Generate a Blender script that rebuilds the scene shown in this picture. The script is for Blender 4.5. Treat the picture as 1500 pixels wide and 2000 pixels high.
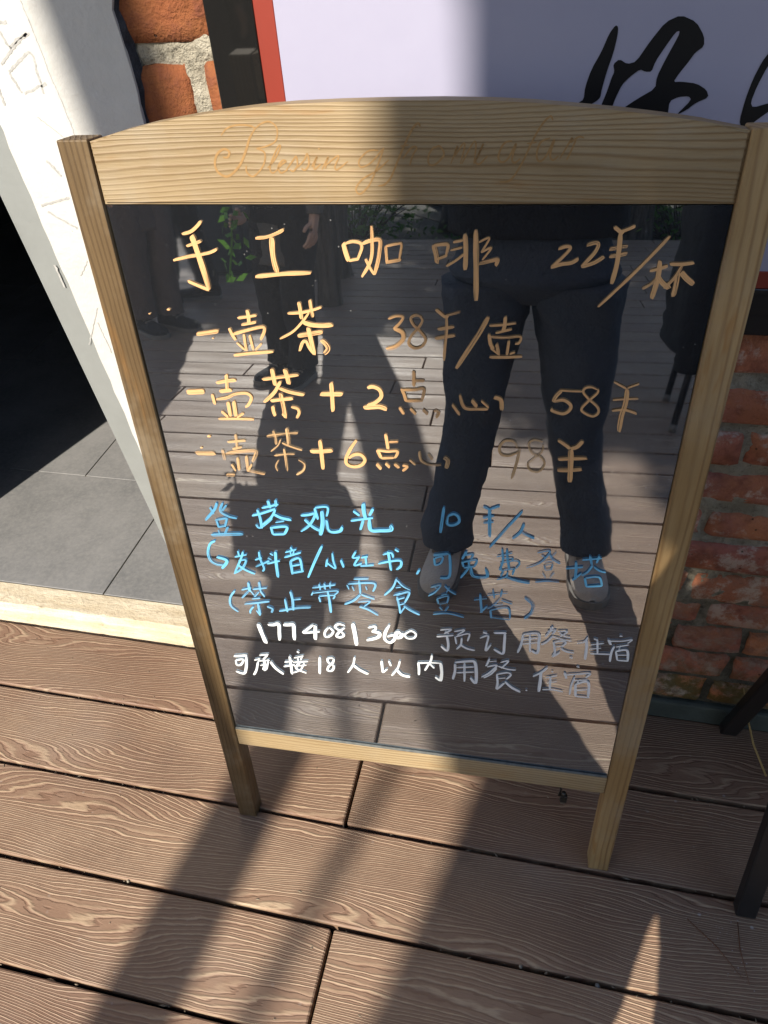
import bpy, bmesh, math, random
import numpy as np
from mathutils import Vector, Matrix, noise as mnoise

# ------------------------------------------------------------------ camera, sky, sun, exposure
S = bpy.context.scene
for o in list(bpy.data.objects): bpy.data.objects.remove(o)
COL = S.collection
CAM_R = ((0.9750, 0.2139, -0.0600), (0.0955, -0.6474, -0.7561), (-0.2006, 0.7315, -0.6517))   # right, down, forward
CAM_H = 1.25
cam = bpy.data.cameras.new('camera'); camo = bpy.data.objects.new('camera', cam); COL.objects.link(camo)
r_, d_, f_ = [Vector(v) for v in CAM_R]
f_.normalize(); r_ = (r_ - f_*r_.dot(f_)).normalized(); d_ = f_.cross(r_)
m = Matrix((r_, -d_, -f_)).transposed().to_4x4(); m.translation = Vector((0, 0, CAM_H))
camo.matrix_world = m
cam.sensor_fit = 'HORIZONTAL'; cam.sensor_width = 36.0; cam.lens = 36.0*1429.95/1500.0
cam.clip_start = 0.01; cam.clip_end = 400
S.camera = camo
S.render.resolution_x, S.render.resolution_y = 768, 1024

SUN_EL, SUN_AZ = math.radians(36.0), math.radians(15.0)      # light travels to +Y, a little to +X
SD = Vector((math.sin(SUN_AZ)*math.cos(SUN_EL), math.cos(SUN_AZ)*math.cos(SUN_EL), -math.sin(SUN_EL)))
sun = bpy.data.lights.new('sun', 'SUN'); sun.energy = 5.0; sun.angle = math.radians(0.53); sun.color = (1.0, 0.91, 0.77)
so = bpy.data.objects.new('sun', sun); COL.objects.link(so)
so.rotation_euler = SD.to_track_quat('-Z', 'Y').to_euler(); so.location = (-3, -10, 9)
W = bpy.data.worlds.new('World'); S.world = W; W.use_nodes = True
nt = W.node_tree; nt.nodes.clear()
sky = nt.nodes.new('ShaderNodeTexSky'); sky.sky_type = 'NISHITA'; sky.sun_disc = False
sky.sun_elevation = SUN_EL; sky.sun_rotation = math.atan2(-SD.x, -SD.y)
bg = nt.nodes.new('ShaderNodeBackground'); bg.inputs[1].default_value = 0.10
wo = nt.nodes.new('ShaderNodeOutputWorld')
nt.links.new(sky.outputs[0], bg.inputs[0]); nt.links.new(bg.outputs[0], wo.inputs[0])
S.view_settings.view_transform = 'Standard'; S.view_settings.look = 'None'; S.view_settings.gamma = 1
S.view_settings.use_curve_mapping = False; S.view_settings.exposure = 0.76

# ------------------------------------------------------------------ helpers
def tag(o, label=None, cat=None, group=None, kind=None):
    if label: o['label'] = label
    if cat: o['category'] = cat
    if group: o['group'] = group
    if kind: o['kind'] = kind
    return o
def empty(name, loc=(0, 0, 0), rz=0):
    o = bpy.data.objects.new(name, None); COL.objects.link(o); o.location = loc; o.rotation_euler = (0, 0, rz)
    o.empty_display_size = 0.1
    return o
def link(name, me, mat=None, parent=None, smooth=False):
    o = bpy.data.objects.new(name, me); COL.objects.link(o)
    if mat is not None: me.materials.append(mat)
    if smooth: me.shade_smooth()
    if parent is not None: o.parent = parent
    return o
def fin(name, bm, mat=None, parent=None, smooth=False):
    me = bpy.data.meshes.new(name); bmesh.ops.recalc_face_normals(bm, faces=bm.faces); bm.to_mesh(me); bm.free()
    return link(name, me, mat, parent, smooth)
def raw(name, V, F, mat=None, parent=None, smooth=False):
    me = bpy.data.meshes.new(name); me.from_pydata([tuple(v) for v in V], [], F); me.update()
    return link(name, me, mat, parent, smooth)
def box(bm, x0, x1, y0, y1, z0, z1, bev=0, seg=1):
    r = bmesh.ops.create_cube(bm, size=1)
    for v in r['verts']:
        v.co = Vector(((x0+x1)/2+v.co.x*(x1-x0), (y0+y1)/2+v.co.y*(y1-y0), (z0+z1)/2+v.co.z*(z1-z0)))
    if bev:
        es = list({e for v in r['verts'] for e in v.link_edges})
        bmesh.ops.bevel(bm, geom=es, offset=bev, segments=seg, affect='EDGES', profile=.5)
def mbox(name, x0, x1, y0, y1, z0, z1, mat, parent=None, bev=0, seg=1):
    bm = bmesh.new(); box(bm, x0, x1, y0, y1, z0, z1, bev, seg); return fin(name, bm, mat, parent)
def prism(bm, pts, y0, y1):
    """polygon in x,z extruded from y0 to y1"""
    a = [bm.verts.new((p[0], y0, p[1])) for p in pts]; b = [bm.verts.new((p[0], y1, p[1])) for p in pts]
    bm.faces.new(a); bm.faces.new(b[::-1]); n = len(pts)
    for i in range(n): bm.faces.new((a[i], b[i], b[(i+1) % n], a[(i+1) % n]))
def catmull(P, n=6):
    P = [Vector(p) for p in P]
    if len(P) < 3: 
        return [P[0].lerp(P[1], i/ (n)) for i in range(n+1)] if len(P) == 2 else P
    out = []
    for i in range(len(P)-1):
        p0 = P[max(i-1, 0)]; p1 = P[i]; p2 = P[i+1]; p3 = P[min(i+2, len(P)-1)]
        for k in range(n):
            t = k/n
            out.append(0.5*((2*p1)+(p2-p0)*t+(2*p0-5*p1+4*p2-p3)*t*t+(3*p1-p0-3*p2+p3)*t**3))
    out.append(P[-1]); return out
def tube(V, F, pts, rad, n=10, cap=True, sx=1.0):
    """append a tube along pts (rad scalar or list); frames by parallel transport"""
    pts = [Vector(p) for p in pts]; m_ = len(pts)
    if not hasattr(rad, '__len__'): rad = [rad]*m_
    b0 = len(V); t = (pts[1]-pts[0]).normalized()
    a = t.cross(Vector((0.03, 0.99, 0.1)))
    if a.length < .2: a = t.cross(Vector((1, 0, 0)))
    a.normalize()
    for i in range(m_):
        tt = (pts[min(i+1, m_-1)]-pts[max(i-1, 0)]).normalized()
        a = (a-tt*a.dot(tt)).normalized(); b = tt.cross(a); r = rad[i]
        for k in range(n):
            an = 2*math.pi*k/n
            V.append(pts[i]+a*(math.cos(an)*r*sx)+b*(math.sin(an)*r))
    for i in range(m_-1):
        for k in range(n):
            F.append((b0+i*n+k, b0+i*n+(k+1) % n, b0+(i+1)*n+(k+1) % n, b0+(i+1)*n+k))
    if cap:
        F.append(tuple(b0+k for k in range(n))[::-1]); F.append(tuple(b0+(m_-1)*n+k for k in range(n)))
def mtube(name, pts, rad, mat, parent=None, n=10, sx=1.0):
    V, F = [], []; tube(V, F, pts, rad, n, True, sx); return raw(name, V, F, mat, parent, True)
def loft(V, F, rings, n=20, cap=True, fold=0.0, seed=0, sq=2.0):
    """rings: (cx,cy,cz, rx, ry, rot) horizontal super-ellipses"""
    b0 = len(V)
    for (cx, cy, cz, rx, ry, rot) in rings:
        for k in range(n):
            a = 2*math.pi*k/n; c, s = math.cos(a), math.sin(a)
            q = (abs(c)**sq+abs(s)**sq)**(-1/sq)
            x, y = rx*c*q, ry*s*q
            if fold:
                w = mnoise.noise(Vector((c*1.6+seed*7.1, s*1.6, cz*9.0)))+.5*mnoise.noise(Vector((c*4+seed*3.3, s*4, cz*21.0)))
                w += .55*mnoise.noise(Vector((c*1.1+seed*2.3, s*1.1, cz*34.0+2*c)))
                x *= 1+fold*w; y *= 1+fold*w
            V.append(Vector((cx+x*math.cos(rot)-y*math.sin(rot), cy+x*math.sin(rot)+y*math.cos(rot), cz)))
    m_ = len(rings)
    for i in range(m_-1):
        for k in range(n):
            F.append((b0+i*n+k, b0+i*n+(k+1) % n, b0+(i+1)*n+(k+1) % n, b0+(i+1)*n+k))
    if cap:
        F.append(tuple(b0+k for k in range(n))[::-1]); F.append(tuple(b0+(m_-1)*n+k for k in range(n)))
def interp_rings(keys, n):
    """keys sorted list of ring tuples -> n smoothly interpolated rings"""
    P = [np.array(k, float) for k in keys]; out = []
    for i in range(n):
        t = i/(n-1)*(len(P)-1); j = min(int(t), len(P)-2); u = t-j
        p0, p1, p2, p3 = P[max(j-1, 0)], P[j], P[j+1], P[min(j+2, len(P)-1)]
        out.append(tuple(0.5*((2*p1)+(p2-p0)*u+(2*p0-5*p1+4*p2-p3)*u*u+(3*p1-p0-3*p2+p3)*u**3)))
    return out

# ------------------------------------------------------------------ materials
class N:
    def __init__(s, name):
        s.m = bpy.data.materials.new(name); s.m.use_nodes = True; s.t = s.m.node_tree; s.t.nodes.clear()
        s.out = s.t.nodes.new('ShaderNodeOutputMaterial'); s.tc = None
    def n(s, typ, **kw):
        x = s.t.nodes.new('ShaderNode'+typ)
        for k, v in kw.items():
            if k == 'ins':
                for kk, vv in v.items(): s.set(x.inputs[kk], vv)
            else: setattr(x, k, v)
        return x
    def set(s, inp, v):
        if isinstance(v, bpy.types.NodeSocket): s.t.links.new(v, inp)
        elif isinstance(v, bpy.types.Node): s.t.links.new(v.outputs[0], inp)
        else:
            if hasattr(inp.default_value, '__len__') and not hasattr(v, '__len__'): v = [v]*len(inp.default_value)
            if hasattr(inp.default_value, '__len__') and len(inp.default_value) == 4 and len(v) == 3: v = (*v, 1)
            inp.default_value = v
    def coord(s, which='Object'):
        if s.tc is None: s.tc = s.n('TexCoord')
        return s.tc.outputs[which]
    def pos(s): return s.n('NewGeometry').outputs['Position']
    def math(s, op, a, b=0.0, c=None, clamp=False):
        x = s.n('Math', operation=op, use_clamp=clamp); s.set(x.inputs[0], a); s.set(x.inputs[1], b)
        if c is not None: s.set(x.inputs[2], c)
        return x.outputs[0]
    def vmath(s, op, a, b):
        x = s.n('VectorMath', operation=op); s.set(x.inputs[0], a); s.set(x.inputs[1], b); return x.outputs[0]
    def scale(s, v, k): return s.vmath('MULTIPLY', v, k if hasattr(k, '__len__') else (k, k, k))
    def noise(s, v, sc=1.0, det=3.0, rough=.5, dist=0.0, out='Fac'):
        x = s.n('TexNoise', ins={'Vector': v, 'Scale': sc, 'Detail': det, 'Roughness': rough, 'Distortion': dist}); return x.outputs[out]
    def voro(s, v, sc=1.0, out='Distance', feature='F1'):
        x = s.n('TexVoronoi', feature=feature, ins={'Vector': v, 'Scale': sc}); return x.outputs[out]
    def ramp(s, f, stops, interp='LINEAR'):
        x = s.n('ValToRGB'); s.set(x.inputs[0], f); e = x.color_ramp.elements; x.color_ramp.interpolation = interp
        while len(e) < len(stops): e.new(0.5)
        for el, (p, c) in zip(e, stops): el.position = p; el.color = (*c, 1) if hasattr(c, '__len__') else (c, c, c, 1)
        return x.outputs[0]
    def mix(s, f, a, b, typ='MIX'):
        x = s.n('Mix', data_type='RGBA', blend_type=typ); s.set(x.inputs[0], f); s.set(x.inputs[6], a); s.set(x.inputs[7], b); return x.outputs[2]
    def step(s, f, a, b):
        x = s.n('MapRange', interpolation_type='SMOOTHSTEP', ins={0: f, 1: a, 2: b, 3: 0., 4: 1.}); return x.outputs[0]
    def sep(s, v): x = s.n('SeparateXYZ', ins={0: v}); return x.outputs
    def comb(s, x, y, z): c = s.n('CombineXYZ', ins={0: x, 1: y, 2: z}); return c.outputs[0]
    def rnd(s): return s.n('ObjectInfo').outputs['Random']
    def bump(s, h, strength=.4, dist=.01, prev=None):
        b = s.n('Bump', ins={'Strength': strength, 'Distance': dist, 'Height': h})
        if prev is not None: s.set(b.inputs['Normal'], prev)
        return b.outputs[0]
    def bsdf(s, col, rough=.6, normal=None, spec=.5, metal=0., **kw):
        b = s.n('BsdfPrincipled', ins={'Base Color': col, 'Roughness': rough, 'Specular IOR Level': spec, 'Metallic': metal})
        if normal is not None: s.set(b.inputs['Normal'], normal)
        for k, v in kw.items(): s.set(b.inputs[k], v)
        s.b = b; s.t.links.new(b.outputs[0], s.out.inputs[0]); return s.m
MAT = {}
def simple(name, col, rough=.6, spec=.4, nscale=0, namt=.15, bump=0, metal=0.):
    k = N(name); c = col; nrm = None
    if nscale:
        f = k.noise(k.coord(), nscale, 4, .6)
        c = k.mix(f, [v*(1-namt) for v in col], [min(1, v*(1+namt)) for v in col])
        if bump: nrm = k.bump(f, bump, .01)
    return k.bsdf(c, rough, nrm, spec, metal)

def deck_mat():
    k = N('weathered_composite_decking')
    p = k.vmath('ADD', k.coord(), k.comb(k.math('MULTIPLY', k.rnd(), 37.0), k.math('MULTIPLY', k.rnd(), 53.0), 0.0))
    q = k.sep(k.coord())
    n1 = k.noise(k.vmath('MULTIPLY', p, (1.7, 8.0, 1)), 1.0, 1.6, .45)
    n2 = k.noise(k.vmath('MULTIPLY', p, (15.0, 62.0, 1)), 1.0, 2.5, .55)
    h = k.math('ADD', k.math('MULTIPLY', n1, 0.145), k.math('MULTIPLY', n2, 0.0075))
    h = k.math('ADD', h, q[1])
    ph = k.math('MULTIPLY', h, 2*math.pi/0.0052)
    w = k.math('MULTIPLY_ADD', k.math('SINE', ph), .5, .5)
    ph2 = k.math('MULTIPLY', h, 2*math.pi/0.0135)
    w2 = k.math('MULTIPLY_ADD', k.math('SINE', ph2), .5, .5)
    line = k.math('POWER', w, 3.0)
    wear = k.noise(k.vmath('MULTIPLY', p, (3.0, 6.0, 1)), 1.0, 4, .6)
    fine = k.noise(k.vmath('MULTIPLY', p, (60, 500, 1)), 1.0, 3, .6)
    amt = k.math('MULTIPLY', line, k.math('MULTIPLY_ADD', w2, .65, .35))
    base = k.mix(k.step(wear, .3, .7), (0.205, 0.125, 0.086), (0.275, 0.182, 0.124))
    lite = k.mix(k.step(wear, .3, .7), (0.435, 0.322, 0.212), (0.50, 0.39, 0.268))
    c = k.mix(k.math('MULTIPLY', amt, .8), base, lite)
    c = k.mix(k.math('MULTIPLY', k.step(fine, .42, .72), .30), c, (0.15, 0.088, 0.06))
    groove = k.step(k.math('MULTIPLY_ADD', k.math('SINE', k.math('ADD', ph, 1.9)), .5, .5), .86, 1.0)
    c = k.mix(k.math('MULTIPLY', groove, .5), c, (0.155, 0.085, 0.055))
    # dusty grey bloom and pale spatter
    g = k.pos(); dust = k.noise(g, 2.6, 5, .65)
    c = k.mix(k.math('MULTIPLY', k.step(dust, .48, .78), .25), c, (0.30, 0.265, 0.24))
    vd = k.voro(g, 46.0); keep = k.step(k.noise(g, 31.0, 1), .58, .62)
    sp = k.math('MULTIPLY', k.math('SUBTRACT', 1.0, k.step(vd, .07, .16)), keep)
    vd2 = k.voro(k.vmath('ADD', g, (3.3, 1.7, .2)), 130.0); keep2 = k.step(k.noise(g, 9.0, 3), .52, .66)
    sp2 = k.math('MULTIPLY', k.math('SUBTRACT', 1.0, k.step(vd2, .08, .17)), keep2)
    sx = k.step(k.sep(g)[0], 0.1, 0.45)
    c = k.mix(k.math('MULTIPLY', sp, k.math('MULTIPLY_ADD', sx, .5, .12)), c, (0.55, 0.54, 0.54))
    c = k.mix(k.math('MULTIPLY', sp2, k.math('MULTIPLY_ADD', sx, .5, .18)), c, (0.5, 0.48, 0.47))
    stain = k.noise(k.vmath('ADD', g, (7., 2., 0.)), 3.1, 5, .7)
    c = k.mix(k.math('MULTIPLY', k.step(stain, .5, .72), .38), c, (0.13, 0.085, 0.062))
    # per-plank tone
    c = k.mix(k.math('MULTIPLY', k.rnd(), .30), c, (0.17, 0.095, 0.07))
    hh = k.math('ADD', k.math('MULTIPLY', amt, 1.0), k.math('MULTIPLY', fine, .22))
    hh = k.math('SUBTRACT', hh, k.math('MULTIPLY', groove, .7))
    return k.bsdf(c, k.math('MULTIPLY_ADD', wear, .2, .42), k.bump(hh, .42, .0028), .25)

def wood_mat(name, axis, dark, light, streak, gap=.0072, seed=0.0, warp=.05, amber=.5):
    """pale pine: grain runs along axis 'X' or 'Z' of the object"""
    k = N(name); p0 = k.sep(k.coord())
    L, T = (p0[0], p0[2]) if axis == 'X' else (p0[2], p0[0])
    D = p0[1]
    p = k.comb(k.math('ADD', L, seed), T, D)
    n1 = k.noise(k.vmath('MULTIPLY', p, (1.7, 15.0, 9.0)), 1.0, 1.5, .4)
    n2 = k.noise(k.vmath('MULTIPLY', p, (10., 40., 40.)), 1.0, 2, .5)
    h = k.math('ADD', k.math('MULTIPLY', n1, warp), k.math('MULTIPLY', n2, .0035))
    h = k.math('ADD', h, k.math('MULTIPLY_ADD', D, .6, T))
    vary = k.noise(k.vmath('MULTIPLY', p, (.6, 16., 8.)), 1.0, 1)
    ph = k.math('MULTIPLY', h, 2*math.pi/gap)
    s = k.math('MULTIPLY_ADD', k.math('SINE', ph), .5, .5)
    ln = k.math('MULTIPLY', k.math('POWER', s, 3.4), k.step(vary, .2, .55))
    fib = k.noise(k.vmath('MULTIPLY', p, (45, 900, 500)), 1.0, 3, .6)
    lo = k.noise(k.vmath('MULTIPLY', p, (2.4, 14, 10)), 1.0, 4, .6)
    c = k.mix(k.step(lo, .36, .66), dark, light)
    c = k.mix(k.math('MULTIPLY', ln, .6), c, streak)
    am = k.noise(k.vmath('MULTIPLY', p, (4.5, 26, 20)), 1.0, 4, .65)
    c = k.mix(k.math('MULTIPLY', k.step(am, .57, .70), amber), c, (0.27, 0.125, 0.03))
    c = k.mix(k.math('MULTIPLY', k.step(fib, .4, .8), .22), c, [v*.55 for v in dark])
    gry = k.noise(k.pos(), 7.0, 5, .65)
    c = k.mix(k.math('MULTIPLY', k.step(gry, .48, .75), .42), c, (0.30, 0.265, 0.205))
    hh = k.math('ADD', k.math('MULTIPLY', ln, .8), k.math('MULTIPLY', fib, .5))
    return k.bsdf(c, .55, k.bump(hh, .35, .0018), .35)

def brick_mat(name='old_red_brick', orange=False):
    k = N(name); g = k.pos(); r = k.rnd(); z = k.sep(g)[2]
    go = k.vmath('ADD', g, k.comb(k.math('MULTIPLY', r, 9.), k.math('MULTIPLY', r, 5.), 0.))
    n1 = k.noise(go, 9, 5, .65); n2 = k.noise(g, 42, 5, .7); n3 = k.noise(g, 170, 4, .7)
    c = k.ramp(r, [(0., (.235, .080, .034)), (1., (.205, .068, .03))] if orange else [(0., (.55, .20, .13)), (.35, (.45, .165, .13)), (.55, (.62, .27, .12)), (.75, (.37, .15, .13)), (1., (.56, .22, .13))])
    c = k.mix(k.step(n1, .38, .68), c, (.27, .105, .042) if orange else (.50, .20, .10))
    c = k.mix(k.math('MULTIPLY', k.step(n2, .42, .72), .6), c, (.15, .05, .04))
    dirt = k.math('SUBTRACT', 1.0, k.step(k.math('MULTIPLY_ADD', n1, .25, z), .12, .62))
    grey = k.mix(k.step(n2, .35, .65), (.10, .085, .07), (.46, .41, .34))
    c = k.mix(k.math('MULTIPLY', k.math('MULTIPLY', dirt, k.step(k.noise(go, 21, 5, .65), .40, .58)), .92), c, grey)
    eff = k.math('MULTIPLY', k.step(k.noise(go, 17, 6, .72), .51, .63), k.step(z, .18, .34))
    c = k.mix(k.math('MULTIPLY', eff, 0. if orange else .7), c, (.66, .58, .50))
    moss = k.math('MULTIPLY', k.math('SUBTRACT', 1.0, k.step(z, .10, .2)), k.step(k.noise(g, 26, 5, .7), .42, .58))
    c = k.mix(k.math('MULTIPLY', moss, .85), c, k.mix(n3, (.05, .042, .012), (.15, .11, .025)))
    c = k.mix(k.math('MULTIPLY', k.step(n3, .58, .75), .4), c, (.05, .035, .03))
    pit = k.math('MULTIPLY', k.math('SUBTRACT', 1.0, k.step(k.math('MULTIPLY_ADD', n3, .2, k.voro(g, 60)), .16, .24)), k.step(k.noise(go, 15, 3), .5, .6))
    c = k.mix(k.math('MULTIPLY', pit, .8), c, (.05, .03, .025))
    hh = k.math('SUBTRACT', k.math('ADD', k.math('MULTIPLY', n2, 1.0), k.math('MULTIPLY', n3, .6)), k.math('MULTIPLY', pit, .9))
    return k.bsdf(c, .9, k.bump(hh, .8, .007), .2)
def mortar_mat():
    k = N('crumbling_lime_mortar'); g = k.pos(); z = k.sep(g)[2]
    n1 = k.noise(g, 14, 6, .7); n2 = k.noise(g, 120, 5, .7)
    c = k.mix(k.step(n1, .3, .7), (.33, .30, .235), (.60, .56, .46))
    c = k.mix(k.math('MULTIPLY', k.step(n2, .5, .7), .55), c, (.08, .075, .06))
    low = k.math('SUBTRACT', 1.0, k.step(k.math('MULTIPLY_ADD', n1, .3, z), .25, .6))
    c = k.mix(k.math('MULTIPLY', low, .8), c, (.035, .038, .034))
    hh = k.math('ADD', n1, k.math('MULTIPLY', n2, .6))
    return k.bsdf(c, .95, k.bump(hh, 1.0, .02), .15)
def plaster_mat():
    k = N('white_painted_plaster'); g = k.pos()
    n1 = k.noise(g, 5, 6, .65); n2 = k.noise(g, 55, 5, .65); v = k.voro(g, 26)
    c = k.mix(k.step(n1, .3, .75), (.49, .49, .48), (.555, .555, .545))
    chip = k.math('MULTIPLY', k.math('SUBTRACT', 1.0, k.step(k.math('MULTIPLY_ADD', n2, .12, v), .08, .12)), k.step(k.noise(g, 12, 2), .58, .64))
    c = k.mix(k.math('MULTIPLY', chip, .8), c, (.30, .29, .28))
    hh = k.math('SUBTRACT', k.math('ADD', k.math('MULTIPLY', n1, 1.2), k.math('MULTIPLY', n2, .35)), k.math('MULTIPLY', chip, 1.2))
    return k.bsdf(c, .62, k.bump(hh, .35, .012), .4)
def board_mat():
    k = N('black_mirror_glass'); g = k.coord()
    smear = k.noise(k.vmath('MULTIPLY', g, (6., 6., 2.2)), 1.0, 5, .65)
    v = k.voro(g, 120); kp = k.step(k.noise(g, 40, 1), .62, .66)
    dust = k.math('MULTIPLY', k.math('SUBTRACT', 1.0, k.step(v, .05, .12)), kp)
    v2 = k.voro(k.vmath('ADD', g, (4., 2., 1.)), 330); dust2 = k.math('MULTIPLY', k.math('SUBTRACT', 1.0, k.step(v2, .06, .14)), k.step(k.noise(g, 22, 2), .48, .6))
    d = k.math('ADD', k.math('MULTIPLY', dust, .5), k.math('MULTIPLY', dust2, .25), clamp=True)
    # wiped chalk smears: fine near-vertical scratches
    sc = k.noise(k.vmath('MULTIPLY', g, (420., 1., 9.)), 1.0, 2, .5)
    scm = k.math('MULTIPLY', k.step(sc, .68, .74), k.step(smear, .5, .62))
    d = k.math('ADD', d, k.math('MULTIPLY', scm, .16), clamp=True)
    gl = k.n('BsdfGlossy', ins={'Color': (.50, .555, .615), 'Roughness': k.math('MULTIPLY_ADD', k.step(smear, .45, .75), .035, .012)})
    df = k.n('BsdfDiffuse', ins={'Color': (.5, .5, .49)})
    lo = k.n('BsdfDiffuse', ins={'Color': (.009, .010, .012)})
    ad = k.n('AddShader'); k.t.links.new(gl.outputs[0], ad.inputs[0]); k.t.links.new(lo.outputs[0], ad.inputs[1])
    mx = k.n('MixShader'); k.set(mx.inputs[0], k.math('MULTIPLY', d, .55)); k.t.links.new(ad.outputs[0], mx.inputs[1]); k.t.links.new(df.outputs[0], mx.inputs[2])
    k.t.links.new(mx.outputs[0], k.out.inputs[0]); return k.m
def ink_mat(name, col, dry):
    """paint-marker stroke: streaks along the stroke where the pen ran dry (UV: x along, y across)"""
    k = N(name); uv = k.n('UVMap').outputs[0]
    st = k.noise(k.vmath('MULTIPLY', uv, (11., 6.5, 1.)), 1.0, 3.5, .65)
    lo = k.noise(k.vmath('MULTIPLY', uv, (22., .8, 1.)), 1.0, 2, .5)
    f = k.math('MULTIPLY_ADD', lo, .45, st)
    a = k.step(f, dry-.06, dry+.06)
    c = k.mix(k.step(st, .3, .7), [v*.82 for v in col], col)
    m_ = k.bsdf(c, .5, None, .3)
    k.set(k.b.inputs['Alpha'], k.math('MULTIPLY', a, .97))
    return m_
def leaf_mat(name, a, b):
    k = N(name); r = k.noise(k.pos(), 3.0, 2)
    g = k.n('NewGeometry').outputs['Random Per Island']
    c = k.mix(g, a, b); k.bsdf(c, .55, None, .3)
    tr = k.n('BsdfTranslucent', ins={'Color': c}); mx = k.n('MixShader', ins={0: .35})
    k.t.links.new(k.b.outputs[0], mx.inputs[1]); k.t.links.new(tr.outputs[0], mx.inputs[2]); k.t.links.new(mx.outputs[0], k.out.inputs[0])
    return k.m
def bark_mat():
    k = N('dark_bark'); g = k.coord()
    n = k.noise(k.vmath('MULTIPLY', g, (22, 22, 4)), 1.0, 5, .65)
    c = k.mix(k.step(n, .3, .7), (.035, .028, .022), (.12, .095, .075))
    return k.bsdf(c, .9, k.bump(n, 1., .03), .15)
def cloth_mat(name, col, sc=160, var=.25):
    k = N(name); g = k.coord()
    n = k.noise(g, 9, 4, .6); w = k.noise(g, sc, 3, .6)
    c = k.mix(n, [v*(1-var) for v in col], [v*(1+var) for v in col])
    return k.bsdf(c, .85, k.bump(k.math('ADD', k.math('MULTIPLY', n, 3.), k.math('MULTIPLY', w, .5)), .7, .012), .2)
def tile_mat():
    k = N('grey_floor_tile'); g = k.pos()
    n1 = k.noise(g, 4, 6, .7); n2 = k.noise(g, 90, 6, .75)
    c = k.mix(k.step(n1, .3, .72), (.14, .144, .15), (.22, .22, .225))
    c = k.mix(k.math('MULTIPLY', k.step(n2, .35, .7), .5), c, (.27, .265, .26))
    return k.bsdf(c, .6, k.bump(n2, .12, .003), .35)
def stone_mat():
    k = N('cream_worn_stone'); g = k.pos()
    n1 = k.noise(k.vmath('MULTIPLY', g, (5, 30, 30)), 1.0, 5, .7); n2 = k.noise(g, 60, 5, .7)
    c = k.mix(k.step(n1, .3, .7), (.52, .43, .30), (.70, .63, .50))
    c = k.mix(k.math('MULTIPLY', k.step(n2, .55, .75), .6), c, (.28, .21, .13))
    return k.bsdf(c, .7, k.bump(k.math('ADD', n1, n2), .4, .008), .3)
def ground_mat():
    k = N('shaded_woodland_ground'); g = k.pos()
    n1 = k.noise(g, 1.3, 5, .65); n2 = k.noise(g, 30, 5, .7)
    c = k.mix(n1, (.045, .038, .03), (.085, .072, .055)); c = k.mix(k.math('MULTIPLY', n2, .5), c, (.035, .03, .02))
    return k.bsdf(c, .9, k.bump(n2, .6, .02), .2)
def poster_face():
    k = N('lavender_printed_vinyl'); n = k.noise(k.pos(), 30, 4, .6)
    c = k.mix(n, (.33, .325, .44), (.355, .35, .465)); return k.bsdf(c, .42, k.bump(n, .05, .003), .35)

M = dict(obrick=brick_mat('orange_old_brick', True), deck=deck_mat(), brick=brick_mat(), mortar=mortar_mat(), plaster=plaster_mat(), board=board_mat(), bark=bark_mat(), tile=tile_mat(), stone=stone_mat(), ground=ground_mat(), face=poster_face())
M['rail'] = wood_mat('pale_pine_rail', 'X', (.255, .183, .098), (.35, .265, .155), (.165, .098, .042), .0044, 3.0, .05, .6)
M['rail2'] = wood_mat('pale_pine_lower_rail', 'X', (.28, .205, .11), (.37, .285, .17), (.17, .09, .035), .006, 7.0, .04, .3)
M['postL'] = wood_mat('shade_darkened_pine_post', 'Z', (.095, .060, .027), (.15, .098, .046), (.05, .028, .012), .0062, 1.0, .03, .35)  # left post's pine darkened, so its colour carries the tree shade
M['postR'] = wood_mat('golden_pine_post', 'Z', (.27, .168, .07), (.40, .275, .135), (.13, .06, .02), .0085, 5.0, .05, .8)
M['black'] = simple('black_matt_paint', (.012, .012, .013), .5, .4, 40, .3)
M['gloss_black'] = simple('gloss_black_border', (.012, .012, .012), .04, .9)
M['red'] = simple('red_border', (.23, .034, .022), .4, .4, 20, .12)
M['inkblack'] = simple('printed_black', (.006, .006, .008), .45, .3)
M['grey'] = simple('grey_painted_strip', (.22, .235, .235), .55, .4, 14, .15, .2)
M['scratch'] = simple('scratched_grey', (.37, .37, .365), .9, .1, 300, .5)
M['ragged'] = simple('broken_dark_render', (.045, .046, .055), .95, .1, 60, .6, .8)
M['concrete'] = simple('damp_dark_concrete', (.060, .072, .068), .75, .3, 18, .6, .5)
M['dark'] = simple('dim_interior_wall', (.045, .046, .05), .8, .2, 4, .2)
M['joint'] = simple('tile_grout', (.36, .30, .20), .9, .2, 50, .3)
M['steel'] = simple('black_steel', (.012, .012, .014), .38, .5, 60, .3)
M['twig'] = simple('dry_stem', (.32, .22, .09), .7, .3, 80, .4)
M['needle'] = simple('brown_pine_needle', (.16, .065, .03), .6, .3)
M['plug'] = simple('black_plastic', (.015, .015, .013), .35, .5)
M['brass'] = simple('metal_contact', (.3, .28, .25), .35, .5, metal=.9)
M['under'] = simple('dark_under_deck', (.012, .011, .010), .9, .1, 20, .5)
M['glassedge'] = simple('pale_glass_edge', (.13, .135, .13), .85, .05, 90, .6)
M['jeans'] = cloth_mat('black_denim', (.046, .053, .068)); M['blackcloth'] = cloth_mat('black_cloth', (.012, .013, .016))
M['jacketm'] = cloth_mat('dark_shell_jacket', (.013, .014, .016)); M['brownwool'] = cloth_mat('taupe_wool', (.12, .105, .092)); M['darktrouser'] = cloth_mat('dark_brown_trousers', (.022, .02, .02))
M['brownsuit'] = cloth_mat('brown_twill', (.085, .062, .055)); M['paletop'] = cloth_mat('pale_grey_knit', (.30, .30, .31))
M['shoe'] = cloth_mat('taupe_suede', (.46, .39, .335), 300); M['sole'] = simple('rubber_sole', (.16, .135, .115), .7)
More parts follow.
